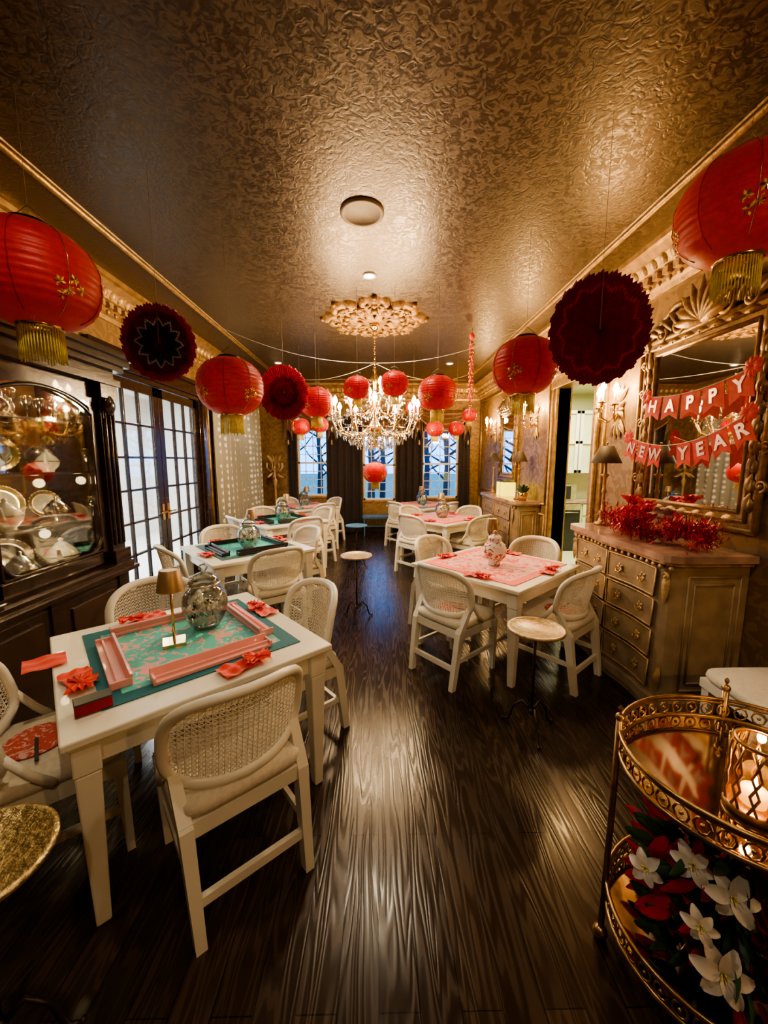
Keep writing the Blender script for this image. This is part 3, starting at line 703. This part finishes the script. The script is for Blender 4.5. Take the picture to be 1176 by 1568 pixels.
for x0,x1 in((-.91,-.01),(.01,.91)):
    for xx in(x0+.03,x1-.03): b.b2(xx-.03,xx+.03,.50,.54,.88,2.2,M_dark)
    b.b2(x0,x1,.50,.54,.88,.96,M_dark)
    def arch(u,v,x0=x0,x1=x1): 
        zz=1.98+.13*math.sin(pi*u)**.7; return (x0+(x1-x0)*u,.54,zz*(1-v)+2.2*v)
    b.grid(arch,24,2,M_dark); b.grid(lambda u,v:(arch(u,0)[0],.50+.04*v,arch(u,0)[2]),24,1,M_dark)
    b.tube([(x0+.06+(x1-x0-.12)*i/16,.545,1.965+.13*math.sin(pi*i/16)**.7) for i in range(17)],.012,M_dark,6)
    b.tube([(x0+.06,.545,.98),(x0+.06,.545,1.97)],.010,M_dark,6); b.tube([(x1-.06,.545,.98),(x1-.06,.545,1.97)],.010,M_dark,6); b.tube([(x0+.06,.545,.98),(x1-.06,.545,.98)],.010,M_dark,6)
    for cx_,sg in((x0+.06,1),(x1-.06,-1)): b.tube([(cx_+sg*.10*t,.54,.98+.10*(1-t)**2) for t in(0,.25,.5,.75,1)],.014,M_dark,6)
    b.b2(x0+.05,x1-.05,.518,.522,.95,2.12,M_glass)
for z0,z1,e in((2.20,2.25,.06),(2.25,2.31,.03),(2.31,2.35,.08),(2.35,2.40,.11),(2.40,2.44,.14)): b.b2(-W-e,W+e,0.0,.55+e,z0,z1,M_dark)
cab=b.obj('china_cabinet',(XL+.005,2.0,0),-pi/2,.006)
for lx,z,p in((-.45,2.15,5),(-.85,2.15,4),(.4,2.15,3),(-.5,1.50,1.6),(-.5,1.17,1.4),(-.85,1.50,1.0)): light('POINT','cabinet_light',(lx,.44,z),p,(1,.74,.40),.03,parent=cab)
def cabw(lx,ly,z): return (XL+.005+ly,2.0-lx,z)
M_gob=mat('gilt_china_rim',(.62,.46,.20),.2,.8,.05)
def plate(lx,z,R,m,asp=1,tilt=.25,name='silver_platter',ly=.14):
    b=MB(); b.T=Matrix.Scale(asp,4,(1,0,0))@Matrix.Rotation(pi/2-tilt,4,'X'); b.lathe([(0,0),(R*.6,0),(R*.66,.012),(R*.70,.014)],m,seg=32)
    b.lathe([(R*.70,.014),(R*.9,.017),(R*.96,.018),(R,.024),(R*.96,.022),(R*.68,.012)],M_gob if m is M_china else m,seg=32)
    for k in range(24): a=2*pi*k/24; b.ball((R*.97*math.cos(a),R*.97*math.sin(a),.022),R*.05,m,6,4)
    b.T=None; b.box((0,.03,.010-R),(.1,.1,.012),M_dark); b.obj('china_plate' if m is M_china else name,cabw(lx,ly,z+R),pi/2-.5)
def teapot(lx,ly,z,s,m):
    b=MB(); b.lathe([(0,0),(.045*s,0),(.04*s,.01*s),(.075*s,.05*s),(.085*s,.09*s),(.06*s,.13*s),(.04*s,.145*s),(.03*s,.16*s),(.01*s,.17*s),(.015*s,.185*s),(0,.195*s)],m,seg=24)
    b.lathe([(.086*s,.086*s),(.088*s,.09*s),(.086*s,.094*s)],M_gob,seg=24)
    b.tube([(.07*s,0,.07*s),(.12*s,0,.09*s),(.14*s,0,.14*s),(.165*s,0,.15*s)],[.018*s,.014*s,.009*s,.008*s],m,8)
    b.tube([(-.06*s,0,.12*s),(-.11*s,0,.14*s),(-.13*s,0,.09*s),(-.08*s,0,.05*s)],.007*s,m,6); b.obj('china_teapot' if m is M_china else 'silver_teapot',cabw(lx,ly,z),-pi/2+.6)
def goblet(lx,ly,z,s=1):
    b=MB(); b.lathe([(0,.002),(.03*s,.002),(.006*s,.012),(.005*s,.07*s),(.02*s,.085*s),(.034*s,.12*s),(.032*s,.16*s)],M_cry,seg=16)
    b.lathe([(.032*s,.158*s),(.033*s,.162*s),(.031*s,.164*s)],M_gob,seg=16); b.obj('crystal_goblet',cabw(lx,ly,z))
G=.0062
for (lx,z,R,m,asp) in((-.58,1.90+G,.09,M_silver,1),(-.52,1.56+G,.12,M_china,1.1),(-.86,1.56+G,.09,M_silver,1),(-.52,1.22+G,.13,M_china,1),(-.86,1.22+G,.10,M_china,1),(.3,1.56+G,.14,M_china,1),(.3,1.22+G,.14,M_silver,1.2),(-.15,1.56+G,.12,M_silver,1),(-.15,1.22+G,.12,M_china,1),(-.50,.876,.13,M_silver,1.2),(-.87,.876,.10,M_china,1)): plate(lx,z,R,m,asp)
teapot(-.70,.36,.876,1.2,M_china); teapot(-.36,.38,.876,1.1,M_silver); teapot(-.33,.36,1.22+G,1.0,M_china); teapot(-.70,.36,1.22+G,.9,M_silver); teapot(.3,.3,.876,1.2,M_silver); teapot(-.69,.34,1.56+G,.8,M_china)
for lx in(-.92,-.82,-.72,-.40,-.30,-.2): goblet(lx,.40,1.90+G); goblet(lx+.04,.25,1.90+G)
for lx in(-.95,-.32,-.2): goblet(lx,.41,1.56+G)
goblet(-.97,.41,1.22+G,.9)

# ------------------------------------------------------------------ sideboards
def sideboard(name,Lh,H,D,loc,rz):
    b=MB(); n=40
    def out(t,e=0):
        x=-Lh/2-e+(Lh+2*e)*t; s=2*t-1
        y=D*(.80+.20*(max(0,1-abs(s)**8))**.5)+.014*math.cos(s*pi*2)+e
        return x,y
    def prism(z0,z1,e,m):
        pts=[(-Lh/2-e,0)]+[out(i/n,e) for i in range(n+1)]+[(Lh/2+e,0)]
        vs=[(x,y,z0) for x,y in pts]+[(x,y,z1) for x,y in pts]; k=len(pts)
        b.add(vs,[tuple(range(k-1,-1,-1))[::1],tuple(range(k,2*k))]+[(i,(i+1)%k,k+(i+1)%k,k+i) for i in range(k)],m)
    prism(0,.05,.0,M_side); prism(.05,.11,.02,M_side); prism(.11,H-.05,-.015,M_side); prism(H-.07,H-.045,.01,M_gold2); prism(H-.045,H,.035,M_top)
    zs=[.14+(H-.24)*k/4 for k in range(5)]
    for r in range(4):
        for (t0,t1) in((.1,.49),(.51,.90)):
            za,zb=zs[r]+.012,zs[r+1]-.012
            b.grid(lambda u,v:(out(t0+(t1-t0)*u)[0],out(t0+(t1-t0)*u)[1]-.002,za+(zb-za)*v),10,1,M_side)
            ring=[(t0+(t1-t0)*i/8,za) for i in range(9)]+[(t0+(t1-t0)*(1-i/8),zb) for i in range(9)]
            b.tube([(out(t)[0],out(t)[1]+.002,z) for t,z in ring],.006,M_gold2,5,closed=True)
            tm=(t0+t1)/2
            for tt in(tm-.09,tm+.09):
                x,y=out(tt); z=(zs[r]+zs[r+1])/2
                b.T=Matrix.Translation((x,y,z)); 
                for k in range(5): b.leaf(0,0,k*2*pi/5,.035,.026,M_gold2,h=.01)
                b.tube([(-.03,.012,0),(-.02,.02,-.03),(.02,.02,-.03),(.03,.012,0)],.004,M_brass,5); b.T=None
    for k in range(int(Lh/.06)):
        x,y=out((k+.5)/int(Lh/.06)); b.ball((x,y,H-.09),(.02,.012,.016),M_gold2,6,4)
    for sx in(-1,1):
        X=sx*(Lh/2-.012)
        for (y0,y1,z0,z1) in((.05,D*.74,.18,H-.14),(.09,D*.66,.23,H-.19)):
            pp=[(X,y0,z0),(X,y1,z0),(X,y1,z1),(X,y0,z1)]
            for i in range(4): b.tube([pp[i],pp[(i+1)%4]],.007,M_side,6)
    for t in(.045,.955):
        x,y=out(t); b.T=Matrix.Translation((x,y-.01,0)); b.leaf(0,H-.12,-pi/2,.2,.07,M_gold2,h=.02); b.scroll(0,H-.15,0,.028,M_gold2,r=.007); b.leaf(0,.32,-pi/2,.16,.06,M_gold2,h=.02); b.T=None
    return b.obj(name,loc,rz)
sideboard('carved_sideboard',1.22,1.07,.51,(XR-.005,2.86,0),pi/2)
sideboard('carved_sideboard',1.7,1.08,.38,(XR-.005,6.2,0),pi/2)

# ------------------------------------------------------------------ ornate mirrors
def ornate_mirror(loc,rz,w,h,crest=.3):
    G1,G2=M_frm,M_frm2
    b=MB(); x0,x1=-w/2,w/2
    b.b2(x0,x1,.02,.026,0,h,M_mirror); b.b2(x0-.02,x1+.02,0,.02,-.02,h+.02,M_dark)
    fw=.11
    for (xa,xb,za,zb) in((x0-fw,x0,-fw,h+fw),(x1,x1+fw,-fw,h+fw)): b.b2(xa,xb,0,.04,za,zb,G1)
    for (za,zb) in((-fw,0),(h,h+fw)): b.b2(x0,x1,0,.04,za,zb,G1)
    for e,r,y in((.0,.014,.035),(-.05,.012,.045),(-fw,.02,.03)):
        q=[(x0+e,e),(x1-e,e),(x1-e,h-e),(x0+e,h-e)]
        for i in range(4): b.tube([(q[i][0],y,q[i][1]),(q[(i+1)%4][0],y,q[(i+1)%4][1])],r,G2,8)
    random.seed(5)
    n=int(h/.11)
    for i in range(n):
        z=(i+.5)*h/n
        for sx in(-1,1):
            X=sx*(w/2+fw*.55); b.leaf(X,z-.05,pi/2+sx*.5,.12,.06,G2,y=.04,h=.02,curl=-sx*1.2); b.leaf(X,z-.05,pi/2-sx*.6,.09,.05,G1,y=.04,h=.02,curl=sx*1)
            if i%2: b.scroll(X+sx*.06,z,0,.045,G2,y=.03,r=.01,sg=sx)
    n=int(w/.11)
    for i in range(n):
        x=x0+(i+.5)*w/n
        for zz in(-fw*.5,h+fw*.5): b.leaf(x-.05,zz,.4,.11,.055,G2,y=.04,h=.02,curl=-1); b.ball((x,.05,zz),.014,G2,6,4)
    zc=h+fw
    for k in range(9):
        a=pi*(k+.5)/9; b.leaf(0,zc+.02,a,crest*(.75+.25*math.sin(a)),.075,G2,y=.05,h=.035)
    for sx in(-1,1):
        b.scroll(sx*.20,zc+.07,pi/2,.09,G2,y=.03,r=.02,sg=sx); b.scroll(sx*.36,zc+.04,pi/2,.065,G2,y=.03,r=.017,sg=-sx)
        b.tube([(sx*.12,.04,zc+.20),(sx*.25,.04,zc+.21),(sx*.38,.04,zc+.13),(sx*(w/2+.06),.04,zc+.03)],[.03,.026,.022,.015],G2,8)
        for k in range(5): b.leaf(sx*(.2+.07*k),zc+.04,pi/2-sx*(.3+.2*k),.18-.015*k,.06,G1,y=.045,h=.03,curl=-sx*.8)
        for k in range(4): b.leaf(sx*(w/2+fw*.8),zc-.05,pi/2-sx*(k*.5),.16,.06,G2,y=.04,h=.03)
    for k in range(5): b.leaf(0,-fw,-pi*(k+.5)/5,.10,.05,G2,y=.045,h=.02)
    return b.obj('ornate_wall_mirror',loc,rz)
ornate_mirror((XR-.004,2.78,1.32),pi/2,.86,1.16,.30)
ornate_mirror((XR-.004,6.75,1.42),pi/2,.62,1.0,.2)
ornate_mirror((XR-.004,.9,1.34),pi/2,.6,1.1,.2)

def banner(text,y0,y1,z,sag,x,name,dz=0):
    e=bpy.data.objects.new(name,None); COL.objects.link(e); e.location=(x,(y0+y1)/2,z)
    n=len(text); b=MB(); yc=(y0+y1)/2
    def zz_(t): return -sag*4*t*(1-t)+dz*t
    b.tube([(0,y0+(y1-y0)*i/24-yc,zz_(i/24)) for i in range(25)],.003,M_wp,4)
    step=(y0-y1)/n
    for i,ch in enumerate(text):
        if ch==' ': continue
        t=(i+.5)/n; yy=y0+(y1-y0)*t-yc; zz=zz_(t); w=step*.46; h=.17
        sl=(zz_(t+.02)-zz_(t-.02))/.04/(y1-y0)
        T=Matrix.Translation((0,yy,zz))@Matrix.Rotation(math.atan(sl),4,'X')
        vs=[(0,w,0),(0,-w,0),(0,-w,-h),(0,0,-h*.78),(0,w,-h)]
        vs2=[(.003,v[1],v[2]) for v in vs]
        b.T=T
        b.add(vs+vs2,[(0,1,2,3,4),(9,8,7,6,5)]+[(k,(k+1)%5,5+(k+1)%5,5+k) for k in range(5)],M_nap)
        b.T=None
        cu=bpy.data.curves.new('letter','FONT'); cu.body=ch; cu.size=.12; cu.extrude=.001; cu.offset=.004; cu.align_x='CENTER'; cu.materials.append(M_sil)
        o=bpy.data.objects.new('letter',cu); COL.objects.link(o); o.parent=e
        R=Matrix(((0,0,-1),(-1,0,0),(0,1,0))).to_4x4(); o.matrix_local=T@Matrix.Translation((-.004,0,-.11))@R
    for t in(0,1):
        yy=y0+(y1-y0)*t-yc
        b.T=Matrix.Translation((0,yy,zz_(t)))@Matrix.Rotation(pi/2,4,'Z')
        for k in range(10): b.leaf(0,0,k*pi/5,.06,.045,M_nap,h=.01)
        b.T=None
    o=b.obj('pennant_string',parent=e)
banner('HAPPY',3.08,2.22,2.14,.05,2.12,'happy_banner',.03)
banner('NEW YEAR',3.20,2.17,1.84,.12,2.08,'new_year_banner',.07)

random.seed(21)
b=MB()
def tpath(t): return (.07*math.sin(t*9)+.05*math.sin(t*23),-.52+1.0*t,.06+.08*abs(math.sin(t*7+.4)))
for k in range(4200):
    t=random.random(); c=tpath(t); p=Vector((min(.2,c[0]+random.gauss(0,.05)),c[1],max(.01,c[2]+random.gauss(0,.035))))
    d=Vector((random.gauss(0,1),random.gauss(0,1),random.gauss(0,1))).normalized()*random.uniform(.025,.06); q=p+d; q.z=max(q.z,.004)
    w=d.cross(Vector((0,0,1)))
    if w.length<1e-4: continue
    w=w.normalized()*.004; b.add([p-w,p+w,q+w*.6,q-w*.6],[(0,1,2,3)],M_tin)
b.tube([tpath(i/40) for i in range(41)],.014,M_tin,6)
for k in range(12):
    c=(.12+.06*math.cos(k*1.4),.22+.08*math.sin(k*1.4),.05+.02*k); b.ball(c,.036,M_tin,10,8)
    for j in range(5): b.T=Matrix.Translation(c)@Matrix.Rotation(j*1.2,4,'Z'); b.leaf(.02,.0,.5,.06,.03,M_nap,h=.01); b.T=None
b.obj('red_tinsel_garland',(1.96,2.78,1.071))
def buffet_lamp(loc,s=1):
    b=MB(); b.lathe([(0,0),(.06*s,0),(.06*s,.015),(.03*s,.03),(.02*s,.08),(.035*s,.11),(.015*s,.14),(.012*s,.28),(.022*s,.30),(.012*s,.32),(.012*s,.42),(.03*s,.44),(.03*s,.45),(.012*s,.46),(.01*s,.56)],M_gold,seg=20)
    b.lathe([(.115*s,.55),(.05*s,.70),(.048*s,.70),(.112*s,.55)],M_shade,seg=28); b.cyl((0,0,.5),(0,0,.72),.004,M_brass,6); b.ball((0,0,.725),.01,M_brass,8,6)
    b.obj('buffet_lamp',loc)
buffet_lamp((2.03,3.41,1.071),1.1); buffet_lamp((2.08,5.65,1.081)); buffet_lamp((2.08,6.9,1.081))
b=MB(); b.box((0,0,.11),(.2,.28,.22),M_yelbox)
for k in range(3): b.box((0,-.1+.1*k,.225),(.2,.02,.01),M_leaf)
b.box((0,0,.11),(.205,.015,.225),M_leaf); b.obj('yellow_gift_box',(2.08,6.2,1.083),.1,.006)
b=MB(); b.lathe([(0,0),(.05,0),(.06,.05),(.07,.1),(.05,.12),(0,.12)],M_brass,seg=20)
for k in range(14): a=random.uniform(0,6.28); b.T=Matrix.Rotation(a,4,'Z'); b.leaf(0,.11,random.uniform(.4,1.4),.12,.05,M_leaf,h=.02); 
b.T=None; b.obj('potted_greenery',(2.08,5.47,1.081))

def sconce(y,z):
    b=MB()
    for k in range(8): b.leaf(0,0,k*pi/4,.11 if k%2 else .07,.05,M_gold2,h=.03)
    for k in range(4): b.leaf(0,.08,pi/2+(k-1.5)*.5,.16,.05,M_gold2,h=.03); b.leaf(0,-.08,-pi/2+(k-1.5)*.4,.20,.05,M_gold2,h=.03)
    for sx,dx,dz in((-1,.13,.02),(1,.13,.02),(0,0,.06)):
        x=sx*dx; y0=.13 if sx else .17
        b.tube([(0,.02,-.03),(x*.5,y0*.6,-.11),(x*.95,y0,-.07),(x,y0,dz)],.008,M_brass,6)
        b.lathe([(0,0),(.035,.004),(.04,.015),(0,.01)],M_brass,c=(x,y0,dz),seg=14); b.cyl((x,y0,dz+.01),(x,y0,dz+.12),.011,M_can,8)
        b.lathe(BP,M_bulb,c=(x,y0,dz+.12),seg=8)
        for j in range(5): b.octa((x+.03*math.cos(j*1.25),y0+.03*math.sin(j*1.25),dz-.03),.009,.03,M_cry)
    o=b.obj('candle_wall_sconce',(XR-.004,y,z),pi/2)
    light('POINT','sconce_bulb_light',(0,.24,.2),22,(1,.60,.24),.05,parent=o)
sconce(3.70,2.12); sconce(5.65,2.22); sconce(7.6,2.22)
sconce(-.6,2.2)

# ------------------------------------------------------------------ curtains
def curtain(name,x0,x1,z0,z1,m,loc,rz,amp=.035,waves=7):
    b=MB()
    def fn(u,v):
        return (x0+(x1-x0)*u,.08+amp*math.sin(u*waves*2*pi)*(.5+.5*v)+.01*math.sin(u*23+v*3),z1+(z0-z1)*v)
    b.grid(fn,waves*12,6,m); b.grid(lambda u,v:(fn(u,v)[0],fn(u,v)[1]-.004,fn(u,v)[2]),waves*12,6,m); return b.obj(name,loc,rz)
for x0,x1 in((-1.14,-.34),(.42,1.02),(1.84,2.08),(-2.0,-1.80)): curtain('velvet_curtain',-x1,-x0,.02,2.62,M_curt,(0,YB,0),pi,waves=max(2,int((x1-x0)*7)))
curtain('dotted_lace_curtain',-1.15,1.15,.02,2.78,M_lace,(XL,7.25,0),-pi/2,.05,11)
def valance(x0,x1,z):
    b=MB(); w=x1-x0
    def sw(u,v): 
        d=.30*math.sin(pi*u)**.8*v+.12*v; return (-(x0+w*u),.17+.04*math.sin(v*12)*math.sin(pi*u)+.02,z-d)
    b.grid(sw,20,14,M_swag)
    for sx in(0,1):
        X=-(x0+w*sx)
        b.grid(lambda u,v:(X+(u-.5)*.20*(.6+.4*v),.19+.03*math.sin(u*14),z-.65*v*(.6+.4*abs(u-.5)*2)),12,4,M_swag)
        for k in range(7): b.leaf(X,z-.02,k*2*pi/7,.09,.06,M_gold2,y=.22,h=.02)
        b.tube([(X,.22,z-.62),(X,.22,z-.72)],[.01,.025],M_gold2,8)
    b.tube([(-(x0+w*i/16),.21,z-.12-.30*math.sin(pi*i/16)**.8) for i in range(17)],.014,M_gold2,6)
    b.tube([(-x0+.1,.10,z+.01),(-x1-.1,.10,z+.01)],.022,M_gold,8); b.obj('swag_valance',(0,YB,0),pi)
valance(-1.95,-1.0,2.72); valance(-.5,.55,2.72); valance(.92,2.0,2.72)
b=MB(); b.lathe([(0,0),(.14,0),(.13,.03),(.04,.08),(.03,.3),(.06,.4),(.025,.5),(.022,1.1),(.05,1.2),(.02,1.3),(.02,1.6),(0,1.6)],M_gold2,seg=20)
for k in range(8):
    a=k*pi/4; b.T=Matrix.Translation((0,0,1.5))@Matrix.Rotation(a,4,'Z'); b.tube([(0,0,0),(.1,0,-.08),(.18,0,.0),(.17,0,.1)],.01,M_gold2,6); b.leaf(.02,.05,1.0,.25,.06,M_gold2,h=.03); b.leaf(.02,-.1,-.6,.2,.05,M_gold2,h=.03)
b.T=None; b.obj('gilt_torchiere',(-2.22,8.4,0))

# ------------------------------------------------------------------ bar cart & stool
CX,CY=1.10,.99
b=MB(); R=.30
def ringp(r,z,n=48,ex=1.18): return [(r*ex*math.cos(2*pi*k/n),r*math.sin(2*pi*k/n),z) for k in range(n)]
for z0 in(.715,.16):
    b.tube(ringp(R,z0),.008,M_cart,6,closed=True); b.tube(ringp(R+.004,z0+.07),.007,M_cart,6,closed=True); b.tube(ringp(R+.002,z0+.058),.004,M_cart,5,closed=True)
    for k in range(44):
        a=2*pi*k/44; c=Vector((R*1.18*math.cos(a),R*math.sin(a),z0+.03)); t=Vector((-1.18*math.sin(a),math.cos(a),0)).normalized()
        b.tube([c+t*.018*math.cos(j*pi/4)+Vector((0,0,.022*math.sin(j*pi/4))) for j in range(8)],.0035,M_cart,4,closed=True)
        b.ball(c,.006,M_cart,6,4)
    b.add([(0,0,z0)]+ringp(R-.002,z0),[(0,i+1,(i+1)%48+1) for i in range(48)],M_traym)
for k in range(4):
    a=pi/4+k*pi/2+.35; x,y=R*1.18*math.cos(a),R*math.sin(a)
    b.tube([(x*1.03,y*1.03,.04),(x*1.02,y*1.02,.5),(x*1.02,y*1.02,.82)],.010,M_cart,8); b.ball((x*1.02,y*1.02,.83),.014,M_cart,10,8); b.octa((x*1.02,y*1.02,.86),.01,.02,M_cart)
    b.ball((x*1.03,y*1.03,.024),.024,M_cart,10,8)
b.obj('brass_bar_cart',(CX,CY,0))
b=MB(); b.lathe([(.055,.0),(.058,.0),(.052,.05),(.06,.11),(.056,.16),(.05,.19)],M_amber,seg=28)
b.lathe([(0,.0),(.062,.0),(.062,.018),(.056,.02),(0,.02)],M_cart,seg=28); b.lathe([(.050,.185),(.054,.19),(.054,.198),(.048,.198)],M_cart,seg=28)
for k in range(10):
    a=k*pi/5; b.tube([(.060*math.cos(a+w_),.060*math.sin(a+w_),z_) for z_,w_ in((.02,0),(.07,.3),(.12,0),(.19,.3))],.0035,M_cart,5)
    b.tube([(.060*math.cos(a+w_),.060*math.sin(a+w_),z_) for z_,w_ in((.02,.3),(.07,0),(.12,.3),(.19,0))],.0035,M_cart,5)
b.cyl((0,0,.02),(0,0,.06),.028,M_can,16); b.lathe([(0,0),(.006,.01),(.003,.03),(0,.035)],M_bulb,c=(0,0,.062),seg=8)
o=b.obj('candle_lantern',(1.0,.90,.717)); light('POINT','candle_flame_light',(0,0,.125),1.5,(1,.55,.2),.012,parent=o)
def flower(b,c,R,dirv):
    q=Vector(dirv).normalized().to_track_quat('Z','Y').to_matrix().to_4x4(); b.T=Matrix.Translation(c)@q
    for k in range(6):
        a=k*pi/3+random.uniform(-.15,.15); ln=R*random.uniform(.85,1.05); cw=random.uniform(.3,.6)
        def fn(u,v,a=a,ln=ln):
            w=ln*.62*math.sin(pi*min(.97,v*.82+.12))**.8*(u-.5); r=ln*v; z=.35*ln*math.sin(v*1.8)-cw*ln*v*v+.08*ln*(2*u-1)**2+.02*ln*math.sin(v*9+k)
            return (r*math.cos(a)-w*math.sin(a),r*math.sin(a)+w*math.cos(a),z+(.006 if k%2 else 0))
        b.grid(fn,5,8,M_petal)
    for k in range(5): a=k*1.26; b.tube([(0,0,0),(.008*math.cos(a),.008*math.sin(a),.3*R+.01)],.0015,M_yel,4)
    b.T=None
random.seed(4)
b=MB(); b.lathe([(0,0),(.07,0),(.09,.08),(.08,.16),(.06,.18)],M_iron,seg=24)
FL=[(-.17,-.07,.42,.052),(-.12,-.13,.40,.062),(-.15,-.16,.22,.066),(.02,-.20,.23,.062),(-.22,.02,.30,.045),(-.10,-.22,.08,.05),(.08,-.10,.40,.045),(-.20,-.14,.33,.04)]
for x,y,z,r in FL:
    b.tube([(0,0,.15),(x*.4,y*.4,z*.7),(x,y,z)],.004,M_leaf,5); flower(b,(x,y,z),r,(x-.1,y-.25,.25))
for k in range(340):
    a=random.uniform(0,2*pi); r=random.uniform(.02,.30); z=random.uniform(.05,.44)
    b.T=Matrix.Rotation(a,4,'Z'); b.leaf(r*.6,z,random.uniform(-.6,1),random.uniform(.06,.12),.045,(M_mar if k%5<2 else M_leaf),h=.015,y=random.uniform(-.05,.05)); b.T=None
b.obj('white_lily_arrangement',(1.0,.94,.165))
b=MB(); 
for x in(-.21,.21):
    for y in(-.21,.21): b.tb((x,y,0),(.035,.035),(x,y,.42),(.045,.045),M_white)
b.box((0,0,.42),(.48,.48,.05),M_white)
def cu(u,v):
    a=2*pi*u; ca,sa=math.cos(a),math.sin(a); rr=[0,.97,1.02,1,.9,0][int(round(v*5))]; z=[.445,.445,.47,.495,.51,.52][int(round(v*5))]
    return (.245*rr*math.copysign(abs(ca)**.3,ca),.245*rr*math.copysign(abs(sa)**.3,sa),z)
b.grid(cu,40,5,M_seat,cu=True); b.obj('upholstered_stool',(2.04,1.74,0),0)

# ------------------------------------------------------------------ world, camera
w=bpy.data.worlds.new('sky'); SC.world=w; w.use_nodes=True
bg=w.node_tree.nodes['Background']; bg.inputs[0].default_value=(.07,.33,1,1); bg.inputs[1].default_value=4.5
cd=bpy.data.cameras.new('camera'); cam=bpy.data.objects.new('camera',cd); COL.objects.link(cam)
cam.location=(0,0,1.64); cam.rotation_euler=(math.radians(90-7.54),0,math.radians(-.965))
cd.sensor_fit='VERTICAL'; cd.sensor_height=36; cd.lens=36*589/1568; cd.clip_start=.05
SC.camera=cam
SC.view_settings.view_transform='AgX'
try: SC.view_settings.look='AgX - Medium High Contrast'
except Exception as ex: print(ex)
SC.view_settings.exposure=.82
